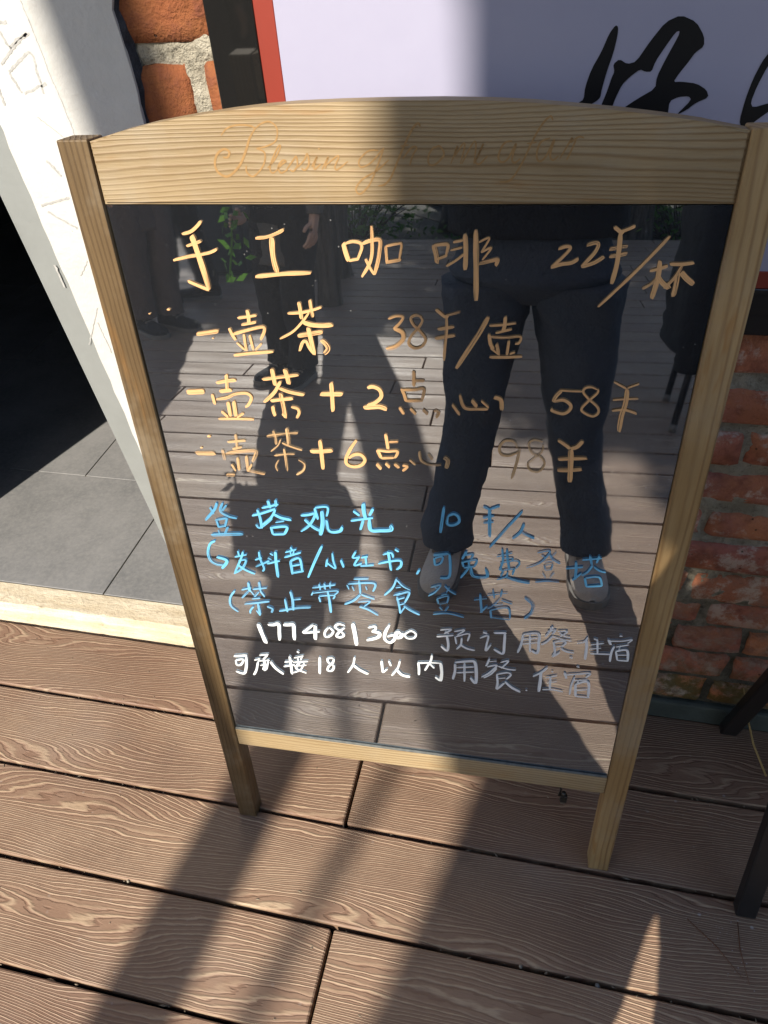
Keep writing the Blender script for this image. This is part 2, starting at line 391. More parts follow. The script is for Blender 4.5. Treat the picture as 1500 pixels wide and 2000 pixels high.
M['whiteshoe'] = simple('white_leather', (.55, .55, .55), .5); M['skin'] = simple('skin', (.50, .30, .21), .5, .4, 30, .06)
M['hair'] = simple('black_hair', (.010, .009, .009), .45, .4, 200, .5); M['eye'] = simple('eye_white', (.7, .7, .68), .2); M['iris'] = simple('dark_iris', (.02, .012, .008), .15); M['lip'] = simple('lips', (.42, .17, .14), .45)
M['phone'] = simple('phone_case', (.02, .02, .022), .3)
M['bin'] = simple('dark_bin_plastic', (.02, .021, .026), .5, .4, 20, .3)
M['leafA'] = leaf_mat('broad_leaf', (.035, .075, .018), (.09, .16, .035)); M['leafB'] = leaf_mat('undergrowth_leaf', (.04, .10, .02), (.13, .22, .05)); M['bright'] = leaf_mat('fresh_leaf', (.06, .17, .02), (.13, .28, .04))
M['kerb'] = simple('pale_kerb_stone', (.42, .41, .39), .8, .2, 20, .2, .3)
INK = {
 (1, 'O'): "31 1063 10062 1156 10086 1235 10139 1283 10186;28 1084 9948 1161 9971 1245 9998;32 914 9809 1065 9843 1209 9866 1322 9891 1396 9923;59 1158 10051 1177 9953 1210 9752 1240 9517;35 1236 9517 1127 9559 1025 9603;30 1808 10029 1913 10039 2011 10069 2100 10109;53 1973 10039 1961 9907 1965 9800 1981 9705;39 1752 9661 1940 9681 2095 9696 2325 9705;44 2670 9993 2687 9906 2709 9828;29 2684 9984 2758 10006 2829 9994 2845 9951 2813 9873 2802 9850;29 2709 9828 2811 9847;36 2856 9986 2920 10012 3019 10021 3014 9919 2991 9814 2954 9698;26 2954 9698 2907 9777 2875 9847;32 2949 10147 2949 10038 2941 9900 2908 9795 2828 9677;29 3074 9971 3081 9806;25 3079 9967 3186 9989 3225 9981 3200 9851;29 3073 9818 3218 9843;42 3524 9978 3547 9895 3556 9814;30 3528 9978 3613 9988 3657 9979 3642 9896;27 3547 9848 3652 9887;23 3703 10007 3795 10026;19 3680 9934 3789 9962;23 3643 9789 3728 9841 3812 9907;45 3808 10081 3821 9944 3819 9757;51 3909 10117 3916 9890 3929 9468;19 3940 10009 4031 10046 3962 9918;19 3962 9918 4053 9961 3974 9850;34 3946 9816 4058 9845 4114 9855 4097 9799;29 4649 9957 4715 9980 4752 9963 4689 9881 4597 9792;33 4597 9792 4685 9822 4774 9837 4833 9874;32 4891 9991 4959 10013 4991 9996 4961 9920 4864 9801;32 4864 9801 4971 9839 5053 9895;34 5106 10150 5164 10107 5191 10098;28 5151 10102 5229 10133 5280 10159;31 5089 9957 5165 9972 5242 9986;32 5097 9895 5174 9909 5245 9924;41 5165 10098 5171 9958 5169 9815 5147 9652;27 5578 10075 5481 9944 5306 9725 5056 9436;28 5460 9774 5532 9793 5605 9821;45 5532 9865 5539 9748 5531 9637 5514 9524;28 5542 9729 5492 9664 5420 9612;42 5534 9729 5588 9666 5653 9621;31 5619 9836 5722 9837 5819 9851;27 5725 9823 5676 9713 5604 9620;41 5700 9768 5703 9659 5696 9547;48 5726 9769 5779 9715 5850 9662",
 (2, 'O'): "47 1005 9041 1132 9060 1257 9082;29 1494 9229 1598 9246 1702 9265;36 1610 9318 1614 9242 1607 9172;29 1523 9160 1607 9176 1687 9193;33 1382 9119 1402 9054 1433 8989;33 1401 9050 1532 9089 1703 9135 1764 9137 1757 9086 1708 9002;29 1533 9058 1531 8955 1534 8871;29 1594 9050 1604 8957 1614 8885;21 1439 8962 1519 8881;21 1714 8961 1635 8885;34 1382 8817 1577 8847 1830 8876;28 2038 9293 2186 9307 2306 9336 2397 9367;39 2168 9413 2175 9336 2178 9238;35 2284 9438 2289 9358 2298 9261;24 2264 9309 2173 9199 2062 9096 1921 9020;48 2184 9209 2271 9182 2388 9176 2497 9189;44 2117 9057 2240 9081 2386 9110;48 2238 9151 2254 9021 2273 8857;33 2268 8867 2225 8938 2201 8999 2160 8987 2119 8893;48 2360 9020 2409 8975 2425 8925 2380 8872;26 3072 9264 3145 9295 3220 9287 3180 9219 3122 9168;46 3122 9168 3206 9132 3213 9054 3135 8981 3037 8947;28 3406 9292 3351 9310 3298 9280 3321 9213 3395 9138 3441 9061 3403 8991 3326 8968 3270 9016 3300 9096 3367 9176 3410 9254 3388 9297;36 3546 9374 3626 9309 3666 9299;20 3630 9309 3781 9354;32 3562 9172 3723 9204;37 3535 9075 3732 9118;32 3646 9299 3647 9153 3632 8982 3624 8850;47 4051 9310 3978 9164 3892 9013 3749 8766;24 4064 9224 4182 9236 4317 9257;35 4212 9319 4211 9233 4195 9166;24 4127 9152 4281 9198;36 4064 9141 4082 9041 4114 8988;24 4059 9114 4208 9108 4364 9124 4358 9061 4320 9049;32 4142 9043 4167 8937;28 4259 9079 4247 8929;20 4084 8998 4177 8926;20 4325 8964 4276 8941;28 4078 8901 4238 8907 4397 8920",
 (3, 'O'): "62 748 8356 857 8363 960 8373;40 1122 8484 1246 8514 1357 8529;40 1256 8591 1247 8500 1237 8407;44 1143 8382 1287 8409;37 1046 8345 1056 8220;33 1085 8285 1210 8308 1318 8359 1450 8376 1502 8327 1458 8241 1413 8207;45 1217 8260 1220 8078;45 1288 8274 1281 8082;33 1118 8137 1187 8066;33 1380 8126 1290 8072;33 1065 8037 1266 8049 1490 8055;35 1662 8549 1859 8584 2073 8621;46 1786 8679 1792 8585 1798 8485;50 1929 8680 1946 8592 1955 8508;39 1863 8538 1777 8403 1642 8276;39 1839 8456 1953 8415 2113 8389;40 1720 8297 1844 8320 1979 8341;47 1844 8396 1856 8262 1864 8094;40 1735 8235 1736 8172 1748 8113;24 1831 8145 1866 8105;35 1947 8236 2017 8219 2030 8167 1994 8101;50 2293 8408 2411 8414 2543 8420;45 2426 8550 2424 8394 2417 8205;41 2818 8504 2874 8522 2946 8490 2961 8411 2893 8337 2807 8302;53 2762 8269 2871 8285 2946 8290 3016 8263;39 3314 8720 3313 8634 3311 8547;32 3321 8611 3424 8616;36 3184 8515 3209 8444 3229 8365;33 3202 8502 3319 8508 3418 8519 3389 8373;33 3229 8375 3389 8387;33 3154 8295 3199 8216;33 3269 8287 3329 8223;33 3403 8284 3457 8230;33 3524 8281 3573 8253 3542 8194;32 3713 8361 3796 8241;32 3792 8473 3820 8366 3866 8319 3981 8320 4087 8325;42 3916 8421 3971 8345;25 4013 8416 4095 8342;45 4142 8462 4213 8436 4227 8319;37 4808 8571 4763 8512 4735 8444;20 4791 8574 4891 8571 5015 8572;34 4744 8444 4834 8468 4906 8424 4912 8367 4849 8314 4745 8338 4725 8366;24 5152 8597 5092 8622 5036 8610 5021 8563 5083 8491 5175 8410 5192 8343 5138 8301 5041 8345 5027 8392 5092 8482 5157 8560 5160 8603;22 5300 8687 5425 8623;19 5537 8680 5433 8629;20 5313 8493 5426 8508 5554 8519;26 5321 8374 5426 8391 5519 8371 5562 8354;48 5434 8620 5439 8471 5420 8317 5419 8141",
 (4, 'F'): "61 693 7561 824 7570 936 7578;38 1119 7740 1238 7761 1344 7777;38 1236 7849 1235 7747 1225 7660;30 1166 7647 1287 7683;39 1037 7631 1040 7492;47 1069 7576 1235 7617 1437 7642 1439 7590 1383 7493;39 1211 7539 1203 7361;42 1321 7570 1309 7357;30 1120 7438 1157 7346;26 1373 7457 1309 7357;35 1300 7369 1403 7353 1516 7330;40 1024 7283 1137 7292;33 1611 7846 1808 7884 1987 7911;37 1692 7921 1706 7845 1709 7745;44 1862 7964 1865 7855 1862 7755;20 1769 7816 1728 7735 1634 7649;25 1783 7772 1870 7733 2011 7691;25 1668 7594 1795 7621 1915 7634;29 1794 7694 1800 7580 1797 7394;17 1712 7540 1666 7455 1682 7386;37 1951 7557 2016 7504 1997 7421 1906 7351;27 3249 7650 3312 7587;30 3359 7767 3380 7648 3475 7599 3599 7608;30 3457 7741 3504 7668;49 3630 7710 3674 7669 3656 7568;32 4421 7872 4371 7952 4282 7957 4228 7880 4245 7796 4327 7780 4433 7830;36 4439 7873 4423 7701 4380 7489;28 4672 7972 4582 7987 4533 7932 4576 7829 4669 7783 4712 7700 4665 7610 4574 7614 4542 7688 4600 7757 4673 7847 4684 7931",
 (4, 'O'): "49 2106 7681 2238 7690 2369 7711;48 2232 7834 2235 7656 2235 7451;39 2656 7862 2580 7747 2521 7620 2525 7541 2603 7512 2694 7542 2738 7613 2693 7677 2614 7672 2551 7622;38 2988 7959 2999 7863 3009 7772;31 3022 7860 3127 7871;39 2887 7757 2926 7649;31 2892 7751 2998 7742 3114 7750 3082 7660;31 2926 7649 3072 7666;40 2870 7571 2919 7502;35 2972 7585 3019 7532;35 3074 7585 3126 7535;31 3166 7570 3220 7558 3164 7497;38 4827 8003 4911 7946 4959 7908;45 5078 8009 5026 7933 4967 7909;42 4849 7770 4971 7787 5141 7806;46 4852 7635 4985 7645 5104 7665;59 4968 7898 4983 7720 4997 7493",
 (5, 'C'): "36 824 6858 774 6752 620 6575;28 720 6781 751 6680;32 903 6865 850 6736 946 6664 1052 6643;28 947 6835 871 6737;29 753 6588 901 6629 906 6602 866 6493;29 772 6578 782 6473;29 774 6484 869 6510;25 765 6436 775 6377;29 907 6497 847 6384;46 656 6341 834 6371 1092 6403",
 (5, 'B'): "32 1258 6704 1391 6750 1576 6835;35 1341 6802 1360 6667 1357 6517;28 1291 6573 1339 6527 1517 6682;31 1403 6830 1624 6906;39 1497 6950 1510 6840;35 1595 6969 1591 6869;31 1575 6823 1499 6692 1376 6577;43 1546 6753 1636 6705 1759 6686;24 1549 6628 1669 6662;32 1480 6552 1493 6436;36 1488 6541 1687 6572 1642 6451;32 1493 6436 1653 6456;35 1891 6762 1988 6782 2075 6801 1992 6635 1864 6519;42 1933 6709 2027 6604 2108 6555;34 2075 6890 2105 6725;30 2084 6895 2235 6915 2214 6780;53 2164 6854 2157 6674 2110 6485;42 2209 6724 2215 6588 2268 6547 2365 6575 2399 6640;47 2682 7009 2681 6900 2696 6792;33 2552 6889 2625 6829;36 2796 6943 2745 6840;30 2512 6741 2640 6775 2789 6811;33 2667 6767 2621 6616;48 2742 6785 2752 6629 2872 6629 3001 6653 2994 6720;36 3634 7040 3593 6669;33 3680 6922 3672 6808 3737 6791 3809 6844 3799 6921 3744 6954 3680 6915;32 4082 7091 4154 7053;32 4266 7114 4163 7061;29 4082 6930 4211 6971;29 4090 6859 4206 6888;39 4154 7064 4162 6866 4170 6661;31 4523 7065 4386 6853 4176 6510;32 4552 6891 4516 6764 4433 6665;36 4525 6770 4599 6727 4681 6694",
 (6, 'B'): "34 691 6252 607 6190 550 6035 564 5910 637 5854 742 5853;43 661 5984 794 5935 699 5792;25 974 6117 980 6031;25 915 6011 1088 6067;29 1044 6112 992 5982 868 5738;30 957 5953 1064 5977 988 5829 856 5724;34 935 5887 1026 5808 1152 5750;29 1261 6135 1263 6012 1293 5864 1264 5810;25 1189 5991 1287 6039;29 1181 5877 1316 5955 1383 6000;25 1411 6127 1447 6093;25 1370 6048 1416 6016;29 1345 5945 1527 6016;41 1486 6159 1472 5985 1465 5730;28 1696 6254 1719 6196;24 1616 6161 1772 6226;20 1687 6180 1690 6120;20 1739 6198 1710 6122;29 1595 6077 1826 6183;37 1669 6031 1672 5806;33 1669 6026 1795 6082 1811 5872;25 1679 5945 1794 5983;33 1686 5832 1832 5880;35 2114 6316 1989 6042 1877 5773;28 2236 6215 2239 6094 2258 5973 2193 6015 2148 6059;28 2162 6110 2137 5984;32 2338 6117 2368 5998;27 2542 6271 2497 6171 2585 6192;27 2586 6204 2508 6050 2607 6091;27 2603 6182 2691 6211;27 2662 6200 2664 6080;31 2585 6047 2760 6083;27 2883 6260 2988 6300 3013 6227;31 2819 6109 2964 6162 3096 6188 3103 6105 3044 6038;34 2951 6315 2964 6174 2977 6018;26 3037 6359 3082 6328;30 3334 6071 3299 5994;39 3510 6319 3694 6364;27 3517 6271 3528 6161;23 3523 6272 3618 6307 3600 6206 3532 6162;34 3704 6352 3715 6157 3697 5992 3590 5967;30 3910 6423 3856 6296;26 3892 6361 3986 6383 3960 6307;27 3857 6259 3877 6176;27 3866 6248 4026 6302 4010 6203;23 3878 6163 4019 6204;27 3932 6280 3935 6170 3842 5996;38 3963 6185 3985 6063 4053 6034 4166 6059 4143 6181;22 4265 6377 4445 6456;18 4321 6359 4450 6373 4443 6336;22 4307 6285 4488 6341 4537 6298 4496 6221;29 4323 6502 4342 6325 4312 6175;29 4379 6496 4395 6355 4423 6200;26 4301 6199 4350 6155 4326 6078;22 4349 6180 4486 6220;22 4486 6220 4464 6119;22 4406 6162 4391 6086 4281 6023;38 4373 6083 4507 6037 4677 6014;25 5075 6286 5180 6310 5267 6332;32 5181 6394 5193 6276 5199 6131;25 5165 6115 5260 6235;25 5247 6436 5461 6483;28 5328 6503 5360 6378;28 5431 6515 5409 6407;25 5370 6367 5328 6267 5264 6200;25 5390 6346 5459 6294 5531 6279;29 5304 6168 5337 6037;25 5313 6169 5462 6198 5513 6070;29 5337 6037 5513 6070",
 (6, 'D'): "22 4733 6486 4874 6525 4780 6349 4619 6247;18 4781 6456 4828 6426;25 4878 6478 4910 6411 5006 6350;21 4945 6521 4898 6445;14 4816 6353 4921 6389;22 4820 6306 4844 6236;22 4829 6307 4917 6336 4907 6243;18 4844 6236 4915 6256;18 4811 6196 4854 6115;22 4946 6211 4909 6121;30 4740 6039 4876 6068 5019 6073",
 (7, 'D'): "31 814 5415 726 5282 710 5128 803 5028;26 914 5441 1061 5499;39 1033 5588 1029 5428;26 1020 5440 896 5295;26 1035 5469 1083 5367;26 1078 5474 1286 5526;34 1183 5614 1182 5460;26 1158 5444 1079 5340;30 1182 5460 1230 5359;26 1040 5294 1162 5329;31 915 5182 1106 5234 1283 5284;35 1114 5222 1116 5013;22 1114 4999 1073 5092;27 1040 5157 985 5080 976 5023;31 1237 5182 1307 5150 1287 5078;38 1605 5499 1618 5354 1606 5162;26 1618 5354 1736 5382;34 1514 5354 1516 5122;35 1399 5121 1654 5209 1857 5249;25 1914 5602 2235 5693;25 2013 5679 2023 5577;29 2085 5701 2086 5597;24 2168 5723 2158 5619;21 1916 5524 1890 5468;21 1915 5511 2247 5591 2199 5507;25 1991 5454 2003 5363;25 1992 5468 2199 5507 2183 5439;37 2114 5575 2128 5392 2131 5190;20 2483 5819 2680 5847;20 2386 5711 2410 5637;28 2407 5726 2745 5780 2727 5637;28 2556 5808 2556 5577;16 2454 5694 2479 5620;16 2633 5715 2649 5654;28 2555 5564 2457 5447 2330 5365;28 2565 5566 2741 5510;20 2516 5429 2678 5462 2592 5359;33 2531 5351 2650 5313 2777 5230;27 3040 5890 2986 5733 2873 5591;23 3048 5866 3122 5775 3217 5723;16 3025 5738 3093 5759;20 2991 5606 3090 5657;28 3030 5611 3197 5683 3134 5495;20 3028 5533 3137 5586;20 3054 5445 3134 5482;28 3039 5586 3063 5407 3070 5302;20 3070 5302 3132 5416;32 3123 5441 3210 5373 3327 5310;24 3472 5798 3600 5852 3531 5726 3441 5649;20 3522 5804 3571 5771;28 3650 5845 3709 5774 3792 5719;20 3709 5826 3670 5743;20 3601 5682 3680 5718;24 3551 5623 3571 5531;24 3561 5624 3690 5680 3681 5559;20 3581 5533 3681 5573;20 3581 5479 3622 5430;24 3702 5508 3652 5420;25 3500 5345 3692 5384 3898 5343;24 4016 5655 4180 5702;31 4091 5756 4106 5587 4120 5455;24 4101 5452 4185 5571;23 4178 5754 4424 5824;23 4241 5853 4267 5713;23 4356 5854 4342 5749;27 4334 5722 4262 5607 4187 5531;23 4354 5698 4492 5650;16 4262 5594 4377 5628;28 4227 5509 4242 5376;24 4227 5509 4438 5577 4477 5394;24 4241 5390 4478 5381;42 4637 5773 4739 5669 4731 5523 4651 5423",
 (8, 'W'): "62 1059 4830 1084 4663 1121 4466;48 1201 4835 1281 4846 1359 4871 1347 4700 1334 4555;52 1426 4866 1507 4878 1571 4887 1563 4731 1553 4593;38 1857 4926 1751 4814 1703 4757 1832 4784 1939 4813;51 1887 4917 1873 4775 1860 4646;34 2071 4901 2011 4809 2014 4725 2079 4749 2132 4840 2083 4911;37 2303 4975 2222 4991 2166 4928 2242 4856 2278 4792 2223 4742 2173 4762 2222 4853 2299 4933;58 2418 5031 2435 4828 2445 4619;33 2626 4979 2719 5019 2726 4966 2673 4917;49 2673 4917 2773 4904 2749 4818 2592 4739;44 2920 5074 2854 4916 2848 4791 2917 4745 2980 4824 2963 4890 2881 4851;60 3055 4971 3004 4923 3011 4856 3066 4878 3084 4948;28 3184 4990 3123 4927 3151 4862 3240 4875 3271 4948 3223 5001 3164 4981",
 (8, 'V'): "27 3594 5075 3738 5108 3643 5015;19 3662 5058 3710 5024;28 3546 4947 3682 4980 3768 5006;35 3682 4980 3702 4820 3684 4707 3605 4778;23 3777 5074 3910 5119 3816 5013;23 3788 4982 3809 4849;23 3798 4983 3968 5061 3953 4925;27 3875 4968 3867 4844 3811 4754;31 3858 4843 3946 4788 4053 4768;30 4147 5113 4204 5095;27 4113 5002 4215 5057 4202 4894 4197 4784 4259 4903;34 4288 5120 4445 5143;37 4428 5127 4429 4928 4418 4763 4300 4827;30 4658 5147 4643 4960 4606 4806;37 4658 5147 4839 5186 4861 5019 4857 4844 4780 4873;22 4655 5055 4836 5107;22 4651 4974 4842 5029;26 4740 5159 4763 4843;25 5008 5338 4980 5245 4934 5148;22 4976 5296 5028 5316;25 4953 5241 5049 5280 5011 5198;22 5078 5259 5194 5275 5113 5174;22 5098 5236 5185 5184 5239 5179;25 5023 5173 4959 5060 4891 4997;22 5024 5161 5154 5128 5264 5117;26 5033 5057 5139 5099 5195 5081 5149 4995;29 5041 5072 5075 4891 5055 4807 5139 4900;18 5067 4983 5147 5014;26 5142 4968 5210 4925 5312 4913;26 5266 4826 5304 4818;25 5451 5210 5416 5127 5330 5088;36 5439 5156 5457 5002 5460 4815;25 5524 5194 5580 5177;21 5501 5087 5656 5136;18 5493 5007 5631 5049;25 5573 5163 5599 4944;25 5511 4930 5627 4943 5760 4955;21 5821 5289 5856 5289;32 5700 5207 5738 5122;21 5721 5185 5859 5205 5976 5247 5933 5177;28 5785 5104 5764 4996 5765 4823;21 5804 5093 5954 5155;18 5852 5127 5846 5047;25 5814 5016 5853 4863;32 5814 5016 5942 5054 5978 4870;18 5841 4955 5954 4972;25 5853 4863 5986 4871",
 (9, 'W'): "42 578 4120 789 4171;28 594 4040 592 3931;33 599 4041 717 4075 664 3958 592 3931;42 775 4151 738 3923 680 3773 558 3800;28 983 4201 1122 4244;27 1109 4226 1027 4123;28 888 4086 984 4132;23 943 4079 1127 4124;37 1041 4140 1032 4001 995 3902;23 963 3990 1093 4036;33 940 4064 891 3886 832 3766;28 1107 4136 1057 3944 1004 3888;46 1134 4094 1195 3966 1304 3859;27 1348 4119 1485 4164;40 1441 4248 1440 4066 1433 3880;32 1325 4023 1498 4091;31 1564 4370 1593 4345;22 1504 4228 1652 4295;22 1559 4236 1563 4177;22 1629 4277 1598 4197;32 1481 4134 1706 4193;36 1582 4150 1512 4017 1657 3942;27 1647 4145 1575 3996 1455 3915;23 1483 4058 1675 4110;40 1890 4302 1874 4135 1856 3956;35 2083 4318 2006 4291 2010 4217 2080 4153 2050 4058 1984 4047 2002 4126 2075 4227 2093 4304;30 2400 4382 2362 4213 2275 4049;48 2363 4228 2452 4138 2575 4067;38 2779 4368 2789 4133;26 2789 4133 2855 4218;29 2883 4384 2910 4286;29 3038 4408 3002 4256 2913 4093;46 2981 4238 3060 4132 3174 4112;33 3292 4419 3301 4304 3299 4171;29 3292 4405 3474 4442 3609 4452;32 3481 4586 3465 4475 3382 4273;29 3454 4416 3514 4339;45 3602 4451 3616 4268 3602 4094;33 3596 4101 3525 4164",
 (9, 'V'): "36 3795 4470 3797 4326 3769 4160;44 3794 4498 3981 4551 4060 4540 4085 4344 4081 4138 4009 4229;28 3816 4402 4052 4454;28 3817 4300 4055 4354;32 3923 4504 3930 4143;27 4251 4640 4226 4538 4208 4493;20 4234 4582 4349 4614;28 4228 4482 4352 4530 4262 4373 4157 4269;23 4398 4594 4501 4638 4413 4483;27 4372 4519 4490 4481 4606 4480;23 4355 4474 4282 4347 4187 4259;28 4370 4362 4494 4411 4545 4376 4492 4281;32 4360 4360 4378 4188 4374 4069 4466 4203;20 4384 4277 4480 4308;40 4474 4234 4569 4132 4691 4059;24 4757 4112 4781 4104;30 5008 4593 4932 4482 4834 4395;42 4931 4496 4936 4312 4933 4107;19 5061 4531 5090 4522;23 4997 4393 5143 4460;19 5024 4297 5153 4348;30 5060 4432 5073 4175;27 4977 4158 5111 4181 5247 4161;26 5374 4679 5404 4656;30 5230 4531 5269 4424;26 5253 4492 5399 4530 5553 4570 5507 4478;26 5368 4469 5339 4293 5338 4118;23 5357 4396 5539 4447;19 5420 4421 5417 4364;34 5392 4331 5416 4103;34 5392 4331 5545 4400 5579 4102;23 5413 4219 5551 4257;27 5416 4103 5597 4105",
 (0, 'E'): "15 1952 10968 1890 10893 1834 10784 1749 10661 1630 10581 1544 10616 1524 10685 1558 10764 1631 10808 1679 10785 1658 10741 1613 10741;10 1626 10919 1687 10972 1780 10997 1906 10992 1952 10968;10 1952 10968 2021 11009 2097 11018 2152 10964 2127 10868 2032 10825 1941 10810;11 1941 10810 2012 10771 1984 10670 1880 10580 1820 10615 1823 10671;10 2020 10647 2093 10714 2163 10813 2146 10824 2066 10703 2044 10636 2066 10607 2122 10641;12 2108 10635 2165 10680 2200 10702 2169 10708 2124 10658 2143 10607 2210 10634;11 2198 10634 2271 10712 2302 10740 2303 10667 2260 10620 2230 10634;11 2295 10645 2372 10711 2405 10761 2412 10678 2369 10628 2339 10645;10 2435 10655 2493 10738 2457 10666 2464 10635 2519 10677;11 2512 10796 2521 10803;10 2527 10632 2592 10731 2576 10693 2559 10637;10 2568 10665 2673 10739 2687 10725 2648 10653 2671 10631 2769 10696;10 3048 10780 2957 10776 2874 10706 2883 10649 2977 10684 3091 10796;11 3097 10801 3070 10737 3030 10650 2954 10505 2862 10426 2828 10472 2895 10551 3022 10617 3135 10704;12 3415 10959 3398 10985 3350 10945 3289 10841 3213 10692 3148 10561 3090 10505 3034 10494;8 3241 10810 3312 10820;10 3262 10713 3336 10798 3383 10798 3346 10734 3320 10659;11 3536 10806 3488 10743 3488 10668 3547 10667 3618 10742 3582 10806 3536 10796;9 3677 10666 3733 10809 3711 10730 3779 10824 3794 10803 3759 10666;9 3771 10666 3860 10823 3889 10818 3876 10665;10 3881 10670 3951 10822 3909 10728 3887 10686 3922 10664 3989 10727;11 4188 10840 4122 10820 4081 10726 4106 10678 4162 10704 4223 10818 4196 10704 4221 10672 4264 10703;11 4509 10986 4485 11016 4424 10957 4356 10837 4298 10703 4227 10576 4172 10527 4102 10522;8 4313 10817 4390 10826;11 4499 10856 4424 10826 4398 10733 4424 10681 4477 10722 4533 10845 4509 10732 4535 10690 4577 10721;9 4590 10700 4674 10853 4667 10823 4728 10862 4772 10852;10 4708 10842 4674 10751 4647 10689",
}
random.seed(11)
WY = 0.9004           # wall face
SGO = Vector((-0.463, 0.5529, 0)); SU = Vector((.9994, .0338, 0)); SV = Vector((-.0032, .0937, .9956)); SNB = SU.cross(SV)*-1
# ------------------------------------------------------------------ deck of planks, ground, kerb
ground = tag(raw('ground', [(-60, -70, -.14), (60, -70, -.14), (60, 6, -.14), (-60, 6, -.14)], [(0, 1, 2, 3)], M['ground']), kind='structure')
deck = tag(mbox('deck', -4.6, 3.6, -5.05, WY-.012, -.135, -.034, M['under']), kind='structure')
PITCH, GAP, TH = .1613, .0075, .024
plank_cache = {}
def plank_mesh(L, w):
    key = (round(L, 3), round(w, 3))
    if key not in plank_cache:
        bm = bmesh.new(); box(bm, 0, L, -w/2, w/2, -TH, 0, .0022, 1)
        me = bpy.data.meshes.new('plank'); bm.to_mesh(me); bm.free(); me.materials.append(M['deck']); plank_cache[key] = me
    return plank_cache[key]
PL = 2.2
edges = [WY-.006, .7331, .5697, .4070, .2520]
while edges[-1] > -4.95: edges.append(edges[-1]-PITCH)
for i in range(len(edges)-1):
    y1 = edges[i]-(GAP/2 if i else .002); y0 = edges[i+1]+GAP/2
    off = {1: -.273, 3: -.249, 10: -.235, 0: .62, 2: .86}.get(i)
    if off is None: off = -.26 if i % 2 == 1 else .84
    if i > 10: off += random.uniform(-.25, .25)
    xs = [off+PL*n for n in range(-3, 4)]; xs = [-4.55]+[x for x in xs if -4.3 < x < 3.3]+[3.55]
    for a, b in zip(xs[:-1], xs[1:]):
        o = bpy.data.objects.new('plank', plank_mesh(b-a-.006, y1-y0)); COL.objects.link(o); o.parent = deck
        o.location = (a+.003, (y0+y1)/2, random.uniform(-.0012, .0008)); o.rotation_euler = (random.uniform(-.006, .006), 0, random.uniform(-.0006, .0006))
# ------------------------------------------------------------------ brick wall
bw = tag(empty('brick_wall', (0, WY, 0)), 'old red brick wall with crumbling mortar behind the chalkboard sign', 'wall')
def mortar_core():
    nx, nz = 400, 230; x0, x1, z0, z1 = -.52, 1.9, .0, 1.30; V = []; F = []
    for j in range(nz+1):
        for i in range(nx+1):
            x = x0+(x1-x0)*i/nx; z = z0+(z1-z0)*j/nz
            d = -.0012+.0042*mnoise.noise(Vector((x*9, 3, z*16)))+.0045*mnoise.noise(Vector((x*38, 8, z*38)))+.0022*mnoise.noise(Vector((x*110, 8, z*110)))
            V.append((x, .0012-d, z))
    for j in range(nz):
        for i in range(nx): F.append((j*(nx+1)+i, j*(nx+1)+i+1, (j+1)*(nx+1)+i+1, (j+1)*(nx+1)+i))
    return raw('mortar', V, F, M['mortar'], bw, True)
mortar_core()
mbox('wall_core', -.515, 1.895, .03, .24, 0, 3.2, M['mortar'], bw)
mbox('upper_brickwork', -.515, 1.895, .016, .03, 1.31, 3.2, M['brick'], bw)
bm = bmesh.new(); box(bm, .02, 1.9, -.012, .028, .0, .052, .006, 2); box(bm, -.52, .018, -.011, .028, .0, .05, .006, 2); fin('concrete_footing', bm, M['concrete'], bw)
def brick(x0, x1, z0, z1, proud=None, mat=None):
    """irregular worn brick: front face a jittered grid, rounded arrises"""
    rng = random.random
    fxs, fzs = (0, .045, .5, .955, 1), (0, .12, .88, 1); nx, nz = 4, 3; dep = .03; pr = proud if proud is not None else random.uniform(.002, .007)
    V = []; F = []
    j = lambda s: (rng()-.5)*2*s
    for b in range(nz+1):
        for a in range(nx+1):
            ex = a in (0, nx); ez = b in (0, nz)
            x = x0+(x1-x0)*fxs[a]+(j(.004) if ex else j(.003)); z = z0+(z1-z0)*fzs[b]+(j(.0028) if ez else j(.003))
            y = -pr+j(.0016)+(.0040 if ex or ez else 0)+(.003 if ex and ez else 0)
            V.append((x, y, z))
    nb = len(V); ring = [a for a in range(nx+1)]+[(b+1)*(nx+1)-1 for b in range(1, nz+1)]+[nz*(nx+1)+a for a in range(nx-1, -1, -1)]+[b*(nx+1) for b in range(nz-1, 0, -1)]
    for r in ring:
        v = V[r]; V.append((v[0]+(.004 if v[0] > (x0+x1)/2 else -.004), dep, v[2]+(.003 if v[2] > (z0+z1)/2 else -.003)))
    for b in range(nz):
        for a in range(nx): q = b*(nx+1)+a; F.append((q, q+1, q+nx+2, q+nx+1))
    n = len(ring)
    for i in range(n): F.append((ring[i], nb+i, nb+(i+1) % n, ring[(i+1) % n]))
    o = raw('brick', V, F, mat or M['brick'], bw, True)
    return o
courses = [(.746, .801), (.6685, .7233), (.602, .6515), (.5325, .5862), (.4642, .5104), (.3957, .4454), (.325, .3832), (.2667, .317), (.2034, .2562), (.1296, .189), (.058, .1189)]
force = {2: .273, 4: .2515, 6: .2524, 7: .2904, 8: .2514, 10: .34, 0: .30, 1: .42, 3: .36, 5: .44, 9: .36}
for i, (z0, z1) in enumerate(courses):
    fx = force[i]; xs = [fx]; L = .118 if i in (8,) else .21
    while xs[-1] < 1.15: xs.append(xs[-1]+random.uniform(.195, .222) if not (i == 8 and len(xs) == 1) else .3685)
    ys = [fx]
    while ys[-1] > -.36: ys.append(ys[-1]-random.uniform(.195, .222))
    xs = sorted(set(xs+ys))
    for a, b in zip(xs[:-1], xs[1:]):
        a2 = max(a, -.378)
        if b-a2 > .03: brick(a2+.006, b-.006, z0+random.uniform(-.002, .002), z1+random.uniform(-.002, .002))
